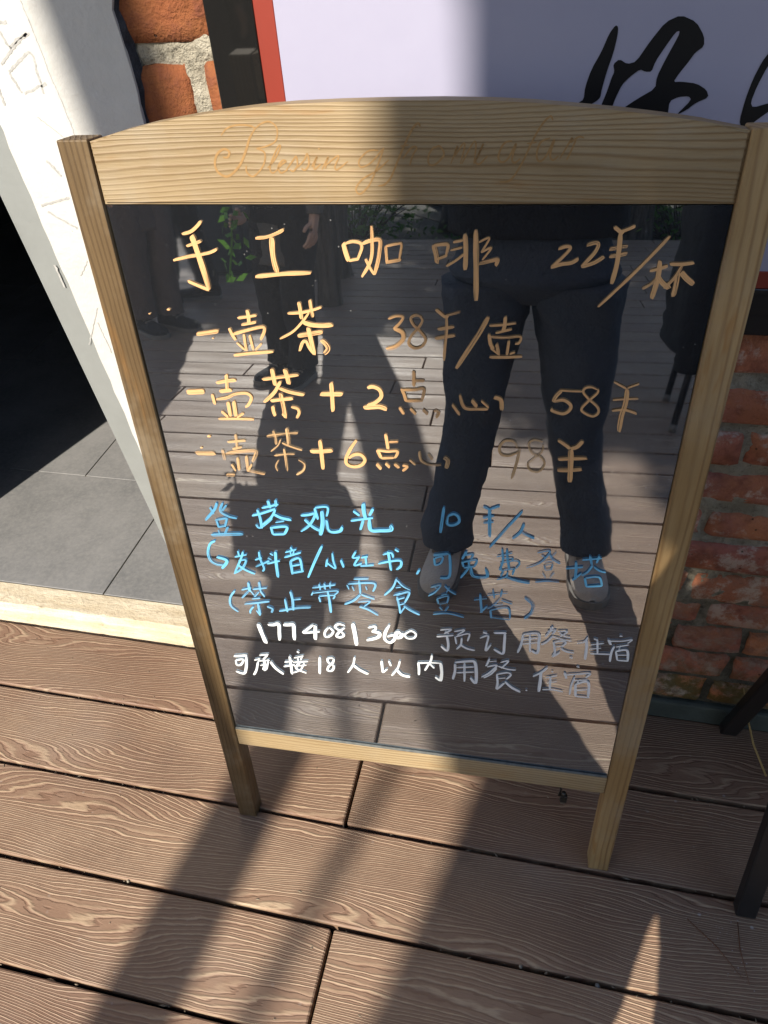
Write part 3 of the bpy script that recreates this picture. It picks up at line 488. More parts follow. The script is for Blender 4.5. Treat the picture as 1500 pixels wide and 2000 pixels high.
# column of larger bricks left of the poster
brick(-.512, -.392, 1.128, 1.235, .003, M['obrick']); brick(-.508, -.443, .985, 1.104, .003, M['obrick']); brick(-.416, -.392, .98, 1.104, .002, M['obrick'])
z = .868
while z > .03:
    brick(-.51, -.388, z, z+.104, .007, M['obrick']); z -= .122
# ------------------------------------------------------------------ white plastered pillars, doorway, interior
pil = tag(empty('plaster_pillar', (0, WY, 0)), 'white plastered pillar with scratched graffiti between doorway and brick wall', 'pillar')
zt = 3.2
lx = lambda z: -.645-.1055*z             # leaning edge of the doorway
wx_ = lambda z: lx(z)+.052-.022*(1.05-z)
rx = lambda z: -.505+.009*mnoise.noise(Vector((z*23, 1, 4)))+.005*mnoise.noise(Vector((z*70, 5, 2)))
zs = [i*.02 for i in range(0, 161)]
V, F = [], []
lj = lambda z: wx_(z)+.004*mnoise.noise(Vector((z*60, 9, 2)))
for z in zs:
    V += [(lj(z), -.014, z), (lj(z)*.5+rx(z)*.5, -.0145, z), (rx(z), -.012, z), (rx(z)+.002, .01, z), (lj(z), .0, z)]
for i in range(len(zs)-1):
    a, b = i*5, i*5+5
    F += [(a, a+1, b+1, b), (a+1, a+2, b+2, b+1), (a+2, a+3, b+3, b+2), (a+4, a, b, b+4)]
raw('plaster_face', V, F, M['plaster'], pil)
V, F = [], []
for z in zs:
    V += [(lx(z), -.009, z), (lj(z)+.002, -.0125, z), (lj(z)+.002, .02, z), (lx(z)-.001, .22, z)]
for i in range(len(zs)-1):
    a, b = i*4, i*4+4
    F += [(a, a+1, b+1, b), (a+1, a+2, b+2, b+1), (a+3, a, b, b+3)]
raw('grey_edge_strip', V, F, M['grey'], pil)
V, F = [], []
for z in zs:
    e = rx(z); w = .009+.006*mnoise.noise(Vector((z*40, 2, 9)))
    V += [(e-.002, -.0105, z), (e+w, .0005, z), (e+w*.5, -.004-.004*mnoise.noise(Vector((z*90, 4, 4))), z)]
for i in range(len(zs)-1):
    a, b = i*3, i*3+3
    F += [(a, a+2, b+2, b), (a+2, a+1, b+1, b+2)]
raw('broken_render_edge', V, F, M['ragged'], pil)
mbox('pillar_core', -.60, -.502, .012, .22, 0, zt, M['mortar'], pil)
SCR = """-6176 11732 -6142 11464 -6096 11001 -6038 10618 -6016 10303|-6553 11527 -6447 11536|-6587 11453 -6514 11273|-6230 11417 -6452 11297 -6705 11121|-6636 11040 -6276 11228 -6256 11031 -6264 10802|-6642 11026 -6556 10821|-6524 10815 -6185 10909|-6857 10868 -6861 10686|-6456 10553 -6160 10303|-6843 9487 -6378 9590|-6779 9403 -6414 9187|-6536 10049 -6386 9863|-6196 11416 -6368 11371 -6509 11286|-6424 8740 -6604 8512|-6512 8035 -6769 7596 -6867 7419|-6592 7804 -6525 7300|-6971 8666 -6936 8333"""
V, F = [], []
for k_, s in enumerate(SCR.split('|')):
    a = list(map(int, s.split())); P = catmull([(a[i]*1e-4, 0, a[i+1]*1e-4) for i in range(0, len(a), 2)], 14)
    wd = .0009 if k_ in (0, 8, 13, 14, 15) else .0021
    for i, p in enumerate(P):
        t = (P[min(i+1, len(P)-1)]-P[max(i-1, 0)]).normalized(); nn = Vector((-t.z, 0, t.x))
        w = wd*(.55+.7*abs(mnoise.noise(Vector((p.x*160, k_, p.z*160)))))
        p = p+nn*.0014*mnoise.noise(Vector((p.x*220, k_+5, p.z*220)))
        V += [(p.x+nn.x*w, -.01468, p.z+nn.z*w), (p.x-nn.x*w, -.01468, p.z-nn.z*w)]
        if i: q = len(V)-4; F.append((q, q+1, q+3, q+2))
raw('scratched_graffiti', V, F, M['scratch'], pil)

pw = tag(empty('plaster_wall', (0, WY, 0)), 'white plastered wall on the far left side of the doorway', 'wall')
bm = bmesh.new(); prism(bm, [(-3.4, 0), (-1.557, 0), (-1.50, zt), (-3.4, zt)], -.012, .22); fin('plaster_face', bm, M['plaster'], pw)
bm = bmesh.new(); box(bm, -1.54, -.86, -.012, .22, 2.08, zt, .004); fin('lintel', bm, M['plaster'], pw)

room = tag(empty('interior', (0, 0, 0)), kind='structure')
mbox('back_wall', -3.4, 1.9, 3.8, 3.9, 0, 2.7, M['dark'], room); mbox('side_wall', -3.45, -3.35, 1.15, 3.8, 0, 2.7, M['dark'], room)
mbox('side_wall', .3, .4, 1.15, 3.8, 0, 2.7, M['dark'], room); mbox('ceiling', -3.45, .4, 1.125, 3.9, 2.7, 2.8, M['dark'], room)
bm = bmesh.new(); box(bm, -3.4, .3, .992, 3.8, -.10, .0165); fin('grout_bed', bm, M['joint'], room)
tx = [-3.42, -2.81, -2.2, -1.86, -1.2577, -.6, .02]
def tile(x0, x1, y0, y1):
    bm = bmesh.new(); box(bm, x0+.0016, x1-.0016, y0+.0016, y1-.0016, .004, .020+random.uniform(0, .0006), .0008); fin('floor_tile', bm, M['tile'], room)
fx0 = [-3.4, -2.8, -2.18, -1.576, -.972, -.37]
for a, b in zip(fx0[:-1], fx0[1:]): tile(a, b, .993, 1.4095)
for r in range(4):
    for a, b in zip(tx[:-1], tx[1:]): tile(a, b, 1.4095+r*.6, 1.4095+(r+1)*.6)
th = tag(empty('doorstep', (0, 0, 0)), 'worn cream stone doorstep between deck and grey tiled floor', 'doorstep')
V, F = [], []
n = 70
for i in range(n+1):
    x = -1.56+.93*i/n; e = .004*mnoise.noise(Vector((x*20, 0, 1)))+.003*mnoise.noise(Vector((x*70, 3, 1)))
    V += [(x, .990, .021), (x, .93+e, .0235+e*.2), (x, .918+e, .019), (x, .9165+e, .0125), (x, .9065+e*.8, .010), (x, .904+e*.7, -.03)]
for i in range(n):
    for j in range(5): F.append((i*6+j, i*6+6+j, i*6+7+j, i*6+1+j))
raw('step_slab', V, F, M['stone'], th, False)

# ------------------------------------------------------------------ calligraphy poster
po = tag(empty('calligraphy_poster', (0, WY, 0)), 'large lavender poster with black brush calligraphy and red and black border', 'poster')
X0, X1, Z0, Z1 = -.3995, 1.46, .805, 1.86
def frame_bars(name, x0, x1, z0, z1, wl, wb, y0, y1, mat):
    bm = bmesh.new()
    box(bm, x0, x0+wl, y0, y1, z0, z1, .0008); box(bm, x1-wl, x1, y0, y1, z0, z1, .0008)
    box(bm, x0+wl, x1-wl, y0, y1, z0, z0+wb, .0008); box(bm, x0+wl, x1-wl, y0, y1, z1-wb, z1, .0008)
    return fin(name, bm, mat, po)
frame_bars('black_border', X0, X1, Z0, Z1, .0558, .0584, -.014, .012, M['gloss_black'])
frame_bars('red_border', X0+.056, X1-.056, Z0+.0586, Z1-.0586, .0229, .0207, -.0125, .010, M['red'])
mbox('printed_face', X0+.079, X1-.079, -.0120, .008, Z0+.0795, Z1-.0795, M['face'], po)
CAL = ["321 11290 348 11272 351 11197 331 11045 289 10888 260 10727 256 10656 221 10621 148 10581 -3 10515 -106 10479 40 10611 89 10639 89 10753 134 10914 215 11070 269 11221",
"343 10955 399 10998 481 10952 565 10972 671 11145 787 11300 919 11352 1071 11291 1166 11173 1184 11087 1112 11035 1067 10960 991 10850 955 10783 1028 10786 1179 10767 1288 10708 1323 10639 1214 10594 1129 10524 1037 10478 1160 10618 1128 10653 1030 10648 950 10610 956 10479 985 10208 859 10259 821 10528 491 10545 630 10638 791 10729 786 10832 844 10987 928 11180 932 11222 898 11213 824 11097 750 10968 728 10879 666 10880 613 10904 523 10837 458 10770 411 10653 385 10558 267 10565 314 10702 346 10841 365 10886",
"1873 11193 1786 11007 1750 10948 1701 10791 1674 10610 1666 10423 1700 10351 1760 10358 1839 10433 1939 10514 2087 10581 1920 10583 1764 10539 1733 10586 1754 10723 1811 10909 1918 11109"]
from mathutils.geometry import tessellate_polygon
V, F = [], []
for s in CAL:
    a = list(map(int, s.split())); P = [Vector((a[i]*1e-4, a[i+1]*1e-4, 0)) for i in range(0, len(a), 2)]
    Q = []
    for i in range(len(P)):        # soften corners of the brush outline
        p0, p1, p2 = P[i-1], P[i], P[(i+1) % len(P)]; Q += [p1.lerp(p0, .2), p1.lerp(p2, .2)]
    b = len(V); V += [(q.x, -.0126, q.y) for q in Q]
    for t in tessellate_polygon([Q]):
        n_ = (Q[t[1]]-Q[t[0]]).cross(Q[t[2]]-Q[t[0]]).z
        F.append(tuple(b+k_ for k_ in (t if n_ > 0 else t[::-1])))
raw('brush_lettering', V, F, M['inkblack'], po)

# ------------------------------------------------------------------ the menu board (local frame: x right, y back, z up the board)
sg = tag(empty('menu_sign', SGO), 'wooden framed black glass menu board with handwritten orange, blue and white prices', 'sign')
sg.matrix_world = Matrix(((SU.x, SNB.x, SV.x, SGO.x), (SU.y, SNB.y, SV.y, SGO.y), (SU.z, SNB.z, SV.z, SGO.z+.0006), (0, 0, 0, 1)))
BWD, PWD, PT, GT, GB, RB = .6363, .0314, 1.0905, 1.0336, .2436, .2061
DEP = .030
def skewpost(name, x0, x1, mat):
    bm = bmesh.new(); box(bm, x0, x1, 0, DEP, 0, PT, .0014, 2)
    for v in bm.verts:      # foot cut level with the deck
        if v.co.z < .05: v.co.z += -v.co.y*.094+.0012
    return fin(name, bm, mat, sg)
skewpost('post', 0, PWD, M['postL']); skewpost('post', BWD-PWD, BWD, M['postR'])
arc = [(.032, 1.0885), (.064, 1.096), (.096, 1.102), (.133, 1.107), (.17, 1.111), (.2, 1.1135), (.23, 1.115), (.27, 1.1157), (.312, 1.1158), (.36, 1.1152), (.40, 1.1137), (.434, 1.1115), (.47, 1.108), (.505, 1.1043), (.538, 1.1), (.57, 1.0952), (.6045, 1.0885)]
bm = bmesh.new(); prism(bm, [(PWD+.0003, GT)]+[(BWD-PWD-.0003, GT)]+arc[::-1], .002, DEP-.003)
bmesh.ops.bevel(bm, geom=[e for e in bm.edges if abs(e.verts[0].co.y-e.verts[1].co.y) < 1e-5], offset=.0022, segments=2, affect='EDGES')
tr = fin('top_rail', bm, M['rail'], sg)
mbox('bottom_rail', PWD+.0003, BWD-PWD-.0003, .0015, DEP-.004, RB, GB, M['rail2'], sg, .0015, 2)
mbox('backing_board', PWD+.0005, BWD-PWD-.0005, .012, .018, GB+.0005, GT-.0005, M['black'], sg)
bm = bmesh.new(); box(bm, PWD+.001, BWD-PWD-.001, .0045, .0115, GB+.001, GT-.001)
gl = fin('glass_panel', bm, M['board'], sg)
mbox('glass_edge', PWD+.0012, BWD-PWD-.0012, .0012, .0040, GB+.0004, GB+.0042, M['glassedge'], gl, .0006)
INKC = {'O': ink_mat('orange_marker', (.74, .43, .20), .62), 'F': ink_mat('faded_orange_marker', (.58, .37, .19), .69), 'B': ink_mat('blue_marker', (.15, .48, .76), .62),
        'C': ink_mat('shaded_blue_marker', (.10, .33, .55), .66), 'D': ink_mat('dry_blue_marker', (.18, .46, .72), .66), 'W': ink_mat('white_marker', (.84, .88, .90), .54), 'V': ink_mat('shade_lifted_white_marker', (.93, .95, .98), .57),  # C: blue ink darkened as tree shade; V: white ink lightened against shade
        'E': simple('burnt_engraving', (.315, .19, .08), .7, .2, 200, .2)}
def ribbons(name, strokes, mat, parent, y, uvseed, wk=1.0):
    V, F, UV = [], [], []
    for si, s in enumerate(strokes.split(';')):
        a = list(map(int, s.split())); w = a[0]*1e-4*wk; P = [Vector((a[i]*1e-4, 0, a[i+1]*1e-4)) for i in range(1, len(a), 2)]
        P = catmull(P, 7); n = len(P); acc = 0.; u0 = uvseed*3.1+si*1.7
        rng = random.Random(int(uvseed*100)+si); slant = rng.uniform(-.35, .35); yy = y-si*.000006
        for i, p in enumerate(P):
            if i: acc += (P[i]-P[i-1]).length
            t = (P[min(i+1, n-1)]-P[max(i-1, 0)]);  t = t.normalized() if t.length > 1e-7 else Vector((1, 0, 0)); nn = Vector((-t.z, 0, t.x))
            tt = i/(n-1); endk = min(1., .62+3.0*min(tt, 1-tt))
            ww = w*.5*endk*(1+.13*mnoise.noise(Vector((u0+acc*60, 2., 1.))))
            e = t*(slant*w*.5*(1-min(1, 6*min(tt, 1-tt))))
            for q in (-1, -.33, .33, 1):
                p2 = p+nn*ww*q+e*q; V.append((p2.x, yy, p2.z)); UV.append((u0+acc*1.0, q*.5+si*3.7))
            if i:
                b = len(V)-8
                for q in range(3): F.append((b+q, b+q+1, b+q+5, b+q+4))
    me = bpy.data.meshes.new(name); me.from_pydata(V, [], F); me.update()
    ul = me.uv_layers.new(name='UVMap')
    for lp in me.loops: ul.data[lp.index].uv = UV[lp.vertex_index]
    return link(name, me, mat, parent)
def clusters(s):
    """group the strokes of a line into written characters: strokes that touch or nearly touch belong together"""
    st = s.split(';'); bb = []
    for q in st:
        a = list(map(int, q.split()))[1:]; bb.append((min(a[0::2])-22, max(a[0::2])+22, min(a[1::2])-60, max(a[1::2])+60))
    par = list(range(len(st)))
    def fd(i):
        while par[i] != i: i = par[i]
        return i
    for i in range(len(st)):
        for j in range(i):
            if bb[i][0] < bb[j][1] and bb[j][0] < bb[i][1] and bb[i][2] < bb[j][3] and bb[j][2] < bb[i][3]: par[fd(i)] = fd(j)
    out = {}
    for i, q in enumerate(st): out.setdefault(fd(i), []).append(q)
    return [';'.join(v) for v in out.values()]
for (ln, c), s in INK.items():
    if c == 'E': ribbons('engraved_lettering', s, INKC['E'], tr, .00175, ln+40, 1.45)
    else:
        for ci, cs in enumerate(clusters(s)): ribbons('character', cs, INKC[c], gl, .0028, ln*7+ord(c)+ci*.37, .97)
# loose paint flecks on the glass
fl = [(.0745, .93, .0016), (.052, .925, .001), (.0905, .78, .0020), (.078, .764, .0014), (.118, .9, .001)]
for (u, v, r) in fl:
    bm = bmesh.new(); bmesh.ops.create_icosphere(bm, subdivisions=1, radius=r, matrix=Matrix.Translation((u, .003, v)) @ Matrix.Diagonal((1.4, .5, .8, 1)))
    fin('paint_fleck', bm, INKC['O'], gl)
# rear prop legs (folded out behind, as on a pavement board)
for sx in (.05, BWD-.05):
    a = Vector((sx, .036, .98)); ft = Vector((sx, .285, .0)); ft.z = -ft.y*.094
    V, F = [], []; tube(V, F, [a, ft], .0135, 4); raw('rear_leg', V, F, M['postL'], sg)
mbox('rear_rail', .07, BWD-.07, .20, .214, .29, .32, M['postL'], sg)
# short black lead with a plug hanging behind the lower rail
pc = mtube('plug_lead', [(.540, .020, .206), (.541, .022, .19), (.545, .020, .176), (.543, .016, .165)], .0016, M['plug'], sg, 8)
bm = bmesh.new(); box(bm, .5385, .5495, .011, .019, .150, .166, .002, 2); pl = fin('plug', bm, M['plug'], sg); pl.matrix_basis = Matrix.Translation((.006, 0, .004))
mbox('plug_contact', .541, .547, .0135, .0165, .144, .150, M['brass'], pl)
mtube('plug_collar', [(.5435, .0155, .164), (.5435, .0155, .172)], [.0042, .0028], M['plug'], pl, 10)

# ------------------------------------------------------------------ black folding chair beside the sign
fc = tag(empty('folding_chair', (.62, .72, 0)), 'black steel folding chair beside the brick wall, only its legs showing', 'chair')
def bar(name, a, b, w, t, mat, parent, org):
    a, b = Vector(a)-org, Vector(b)-org; d = (b-a).normalized(); s = Vector((1, 0, 0)); n = d.cross(s).normalized(); s = n.cross(d)
    V = []
    for p in (a, b):
        for (i, j) in ((-1, -1), (1, -1), (1, 1), (-1, 1)): V.append(p+s*w/2*i+n*t/2*j)
    o = raw(name, V, [(3, 2, 1, 0), (4, 5, 6, 7), (0, 1, 5, 4), (1, 2, 6, 5), (2, 3, 7, 6), (3, 0, 4, 7)], mat, parent)
    bv = o.modifiers.new('bevel', 'BEVEL'); bv.width = .003; bv.segments = 2; return o
fo = Vector((.62, .72, 0))
for x in (.3775, .86):
    bar('leg', (x, .551, .003), (x, .733, .80), .030, .022, M['steel'], fc, fo)
    xo = x+.016 if x < .6 else x-.016
    bar('leg', (xo, .880, .003), (xo, .752, .455), .030, .020, M['steel'], fc, fo)
V = []; 
mbox('seat', -.21, .21, -.16, .16, .455, .475, M['black'], fc, .008, 2)
mbox('backrest', -.225, .225, .045, .062, .62, .80, M['black'], fc, .006, 2)
bar('stretcher', (.39, .64, .25), (.85, .64, .25), .014, .014, M['steel'], fc, fo)
# dry stem leaning on the wall, pine needles on the planks
st = tag(mtube('dry_stem', [(.447, .795, .0030), (.424, .835, .035), (.408, .865, .075), (.392, .886, .128)], [.0019, .0020, .0017, .0012], M['twig'], None, 7), 'thin tan dry stem leaning against the brick wall beside the chair leg', 'twig')
tag(mtube('pine_needle', [(.291, .524, .0022), (.330, .492, .0030), (.362, .455, .0022)], [.0006, .0009, .0004], M['needle'], None, 6), 'brown pine needle on the deck pointing towards the sign, the longer one', 'pine needle')
tag(mtube('pine_needle', [(.366, .534, .0022), (.364, .495, .0026), (.371, .448, .0022)], [.0006, .0008, .0004], M['needle'], None, 6), 'brown pine needle on the deck nearest the black chair leg', 'pine needle')
for (x, y, r, l_, c) in [(.045, .4085, .003, 'small pale pebble caught in the deck gap below the sign', (.22, .19, .15)), (-.61, .4085, .0026, 'small pale crumb in the deck gap at the left', (.26, .23, .18)), (.157, .405, .0035, 'grey pebble in the deck gap right of the sunlit wedge', (.13, .13, .13))]:
    bm = bmesh.new(); bmesh.ops.create_icosphere(bm, subdivisions=2, radius=r)
    for v in bm.verts: v.co *= 1+.25*mnoise.noise(v.co*400+Vector((x*9, 0, 0)))
    o = fin('pebble', bm, simple('pebble_stone', c, .8), None, True); o.location = (x, y, -.002); tag(o, l_, 'pebble')

rg = random.Random(21); V, F = [], []
for i in range(230):      # crumbs, grit and bits of needle lying in the deck gaps and on the planks
    yy = rg.choice([.7331, .5697, .4070, .2520]) if i < 120 else rg.uniform(.22, .88); x = rg.uniform(-1.1, .55)
    zz = -.006 if i < 120 else .0006; r = rg.uniform(.0006, .0016) if i >= 120 else rg.uniform(.0010, .0026)
    yy += rg.uniform(-.003, .003); l_ = rg.choice([1, 1, 1.6, 3.5]); a = rg.uniform(0, 3.14); c, s_ = math.cos(a), math.sin(a); b = len(V)
    for (px, py, pz) in ((-1, 0, 0), (0, -.7, 0), (1, 0, 0), (0, .8, 0), (.1, 0, 1)):
        V.append((x+(px*l_*c-py*s_)*r, yy+(px*l_*s_+py*c)*r, zz+pz*r))
    F += [(b, b+1, b+4), (b+1, b+2, b+4), (b+2, b+3, b+4), (b+3, b, b+4), (b+3, b+2, b+1, b)]
tag(raw('grit', V, F, simple('pale_grit', (.24, .20, .15), .9, .1, 500, .6)), kind='stuff')
# ------------------------------------------------------------------ people
def skin_body(name, verts, edges, mat, parent, root=0, lv=1):
    """verts: (x,y,z,r)"""
    me = bpy.data.meshes.new(name); me.from_pydata([v[:3] for v in verts], edges, []); me.update()
    o = link(name, me, mat, parent)
    sk = o.modifiers.new('skin', 'SKIN'); sk.use_smooth_shade = True
    for i, v in enumerate(verts):
        d = me.skin_vertices[0].data[i]; d.radius = (v[3], v[3]); d.use_root = (i == root)
    ss = o.modifiers.new('sub', 'SUBSURF'); ss.levels = lv; ss.render_levels = lv
    return o
def add_hand(Vs, Es, wrist_i, wrist, d, side, up, curl=.5, s=1.0):
    """five unequal fingers on a palm. d: direction of the fingers, side: towards the thumb, up: back of the hand"""
    d, side, up = Vector(d).normalized(), Vector(side).normalized(), Vector(up).normalized()
    w = Vector(wrist); pc = w+d*.045*s; Vs.append((*pc, .021*s)); pi_ = len(Vs)-1; Es.append((wrist_i, pi_))
    for k, (off, ln, r) in enumerate(((.027, .068, .0085), (.009, .076, .0088), (-.009, .070, .0084), (-.026, .056, .0074))):
        b = w+d*.082*s+side*off*s; Vs.append((*b, r*s*1.05)); i0 = len(Vs)-1; Es.append((pi_, i0)); p = b; a = 0
        for j, f in enumerate((.45, .32, .23)):
            a += curl*(.7 if j == 0 else .9); dd = d*math.cos(a)-up*math.sin(a); p = p+dd*ln*f*s
            Vs.append((*p, r*s*(.98-.1*j))); Es.append((len(Vs)-2, len(Vs)-1))
    b = w+d*.028*s+side*.024*s; Vs.append((*b, .0125*s)); Es.append((pi_, len(Vs)-1)); p = b
    for j, (ln, r) in enumerate(((.034, .0105), (.027, .0095))):
        p = p+(side*(.8-.45*j)+d*(.6+.3*j)-up*curl*.35).normalized()*ln*s; Vs.append((*p, r*s)); Es.append((len(Vs)-2, len(Vs)-1))
def shoe(parent, ax, ay, rot, L, mat, name='shoe', ht=.085, wd=.086):
    """ankle at ax, ay; toe towards rot (0 = +y)"""
    V, F = [], []; n = 18
    # rings along the length, from heel to toe: (y, half width, top height)
    prof = [(-.27, .55, .62), (-.25, .74, .9), (-.12, .84, 1.0), (.03, .86, .98), (.2, .92, .72), (.38, 1.0, .60), (.56, .98, .56), (.66, .80, .50), (.715, .48, .38), (.73, .2, .2)]
    for (py, hw, hh) in prof:
        y = py*L; a = wd/2*hw; h = ht*hh
        for k in range(n):
            t = 2*math.pi*k/n; c, s_ = math.cos(t), math.sin(t)
            z = max(0.0, .42*h+s_*h*.58); x = c*a*(1.0 if s_ < 0 else (1-.35*s_*s_*(1 if py < .3 else .6)))
            V.append((x, y, z+.010))
    m_ = len(prof)
    for i in range(m_-1):
        for k in range(n): F.append((i*n+k, i*n+(k+1) % n, (i+1)*n+(k+1) % n, (i+1)*n+k))
    F.append(tuple(range(n))); F.append(tuple((m_-1)*n+k for k in range(n))[::-1])
    o = raw(name, V, F, mat, parent, True); ss = o.modifiers.new('s', 'SUBSURF'); ss.levels = ss.render_levels = 1
    o.location = (ax, ay, 0); o.rotation_euler = (0, 0, rot)
    V, F = [], []
    pts = [(-.275, .5), (-.24, .8), (-.1, .9), (.05, .9), (.2, .97), (.38, 1.06), (.56, 1.04), (.67, .86), (.73, .5), (.75, .1)]
    out = [(w*wd/2, y*L) for y, w in pts]+[(-w*wd/2, y*L) for y, w in pts[::-1]]
    bm = bmesh.new(); a = [bm.verts.new((x, y, .0008)) for x, y in out]; b = [bm.verts.new((x, y, .022)) for x, y in out]
    bm.faces.new(a[::-1]); bm.faces.new(b); q = len(out)
    for i in range(q): bm.faces.new((a[i], a[(i+1) % q], b[(i+1) % q], b[i]))
    fin('sole', bm, M['sole'], o)
    # laces / tongue as a raised strap
    bm = bmesh.new()
    for i in range(3): box(bm, -wd*.30, wd*.30, (.10+.075*i)*L, (.125+.075*i)*L, ht*(.86-.09*i), ht*(.93-.09*i)+.006, .002)
    fin('laces', bm, M['sole'], o)
    return o
def head_parts(parent, c, fwd, s=1.0, long_hair=False):
    """eyes, lips, ears and hair round head centre c; fwd: facing direction"""
    f = Vector(fwd).normalized(); r = f.cross(Vector((0, 0, 1))).normalized(); u = r.cross(f)
    mt = Matrix((r, f, u)).transposed().to_4x4(); mt.translation = Vector(c)
    def sph(name, p, rad, sc, mat, seg=14):
        bm = bmesh.new(); bmesh.ops.create_uvsphere(bm, u_segments=seg, v_segments=seg//2+2, radius=rad)
        o = fin(name, bm, mat, parent, True); o.matrix_basis = mt @ Matrix.Translation(Vector(p)*s) @ Matrix.Diagonal((*[q*s for q in sc], 1)); return o
    for sx in (-1, 1):
        sph('eye', (sx*.031, .080, .004), .0115, (1.2, .6, .7), M['eye']); sph('iris', (sx*.031, .0862, .004), .0055, (1, .5, 1), M['iris'])
        sph('ear', (sx*.080, -.004, -.005), .03, (.3, .62, 1.), M['skin']); sph('eyebrow', (sx*.031, .086, .024), .014, (1.2, .35, .25), M['hair'])
    sph('lips', (0, .085, -.056), .02, (1.1, .45, .38), M['lip'])
    # hair: a cap grown down at the back
    bm = bmesh.new(); bmesh.ops.create_uvsphere(bm, u_segments=22, v_segments=14, radius=.104)
    for v in bm.verts:
        x, y, z = v.co; w = 1+.05*mnoise.noise(v.co*40)
        v.co = Vector((x*.90*w, y*1.04*w-.012, z*1.06*w+.02))
        if y > .02 and z < .052: v.co.y = min(v.co.y, .045); v.co.z = max(v.co.z, .04+.02*abs(x)/.1)
        if y <= .02 and z < 0: v.co.z = (z*(2.6 if long_hair else .9))
    o = fin('hair', bm, M['hair'], parent, True); o.matrix_basis = mt @ Matrix.Scale(s, 4)
def build_person(root, P, mats, coat, s=1.0):
    """P: joints in the root's frame. coat: list of torso rings; trousers from hips to hems"""
    J = {k: Vector(v) for k, v in P.items() if k[:3] in ('pel', 'che', 'nec', 'hea', 'shL', 'shR', 'elL', 'elR', 'wrL', 'wrR', 'hip', 'knL', 'knR', 'anL', 'anR')}
    Vs = []; Es = []
    def v(p, r): Vs.append((*p, r)); return len(Vs)-1
    pel = v(J['pelvis'], .10*s); ch = v(J['chest'], .105*s); nb = v(J['neck'], .05*s); Es.extend([(pel, ch), (ch, nb)])
    hc = J['head']; f = Vector(P['look']).normalized(); upv = (hc-J['neck']).normalized()
    jaw = v(hc-upv*.055*s+f*.018*s, .060*s); sk = v(hc+upv*.012*s-f*.006*s, .086*s); cr = v(hc+upv*.062*s-f*.008*s, .062*s)
    Es.extend([(nb, jaw), (jaw, sk), (sk, cr)])
    n0 = v(hc+f*.094*s-upv*.018*s, .0125*s); Es.append((sk, n0))
    for side in ('L', 'R'):
        sgn = -1 if side == 'L' else 1
        sh = v(J['sh'+side], .052*s); el = v(J['el'+side], .040*s); wr = v(J['wr'+side], .026*s); Es.extend([(ch, sh), (sh, el), (el, wr)])
        hd = P.get('hand'+side); 
        add_hand(Vs, Es, wr, J['wr'+side], hd[0], hd[1], hd[2], hd[3], s)
        hp = v(J['hip'+side], .075*s); kn = v(J['kn'+side], .05*s); an = v(J['an'+side], .034*s); ft = v(J['an'+side]+Vector((math.sin(-P['toe'+side])*.09, math.cos(P['toe'+side])*.09, -.045))*s, .026*s)
        Es.extend([(pel, hp), (hp, kn), (kn, an), (an, ft)])
    skin_body('body', Vs, Es, M['skin'], root)
    head_parts(root, hc+upv*.0*s, f, s, P.get('long', False))
    # trousers
    V, F = [], []
    for side in ('L', 'R'):
        a, k_, h = J['an'+side], J['kn'+side], J['hip'+side]; w = P['trw']
        keys = [(a.x, a.y+.005, P['hem'], w[0]*1.04, w[0]*1.16, 0), (a.x*.98+k_.x*.02, a.y, P['hem']+.05, w[0], w[0]*1.12, 0), (a.x*.5+k_.x*.5, a.y*.5+k_.y*.5-.008, a.z*.5+k_.z*.5, w[1]*.98, w[1]*1.1, 0),
                (k_.x, k_.y, k_.z, w[1]*1.04, w[1]*1.14, 0), (k_.x*.55+h.x*.45, k_.y*.5+h.y*.5, k_.z*.5+h.z*.5, w[2], w[2]*1.1, 0), (h.x, h.y, h.z, w[3], w[3]*1.12, 0)]
        loft(V, F, interp_rings(keys, 44), 32, True, .13, hash(side) % 7 if False else (1 if side == 'L' else 4), 2.3)
    pz = J['pelvis']; hw = (J['hipR'].x-J['hipL'].x)/2+min(P['trw'][3], .095)*.93
    loft(V, F, interp_rings([(pz.x, pz.y, P['crotch'], hw*.45, hw*.4, 0), (pz.x, pz.y, P['crotch']+.06*s, hw*.98, hw*.68, 0), (pz.x, pz.y, pz.z+.05*s, hw*.96, hw*.64, 0), (pz.x, pz.y, pz.z+.13*s, hw*.80, hw*.6, 0)], 10), 24, True, .03, 3, 2.4)
    raw('trousers', V, F, mats[0], root, True)
    # coat: torso loft and two sleeves in one garment
    V, F = [], []; loft(V, F, interp_rings(coat, 26), 28, True, .05, 2, 2.4)
    for side in ('L', 'R'):
        sh, el, wr = J['sh'+side], J['el'+side], J['wr'+side]
        ctr = J['chest'].lerp(J['neck'], .35)
        pts = catmull([ctr.lerp(sh, .55), sh, sh.lerp(el, .5), el, el.lerp(wr, .55), wr+(el-wr)*.06], 5)
        rr = [.066*s-.026*s*i/(len(pts)-1)+.004*s*mnoise.noise(Vector((i*.9, sh.x*9, 2))) for i in range(len(pts))]
        tube(V, F, pts, rr, 14)
    raw('jacket', V, F, mats[1], root, True)
    for side in ('L', 'R'): shoe(root, J['an'+side].x, J['an'+side].y, P['toe'+side], .255*s*1.2, mats[2], wd=.088*s*1.22, ht=.09*s*1.1)

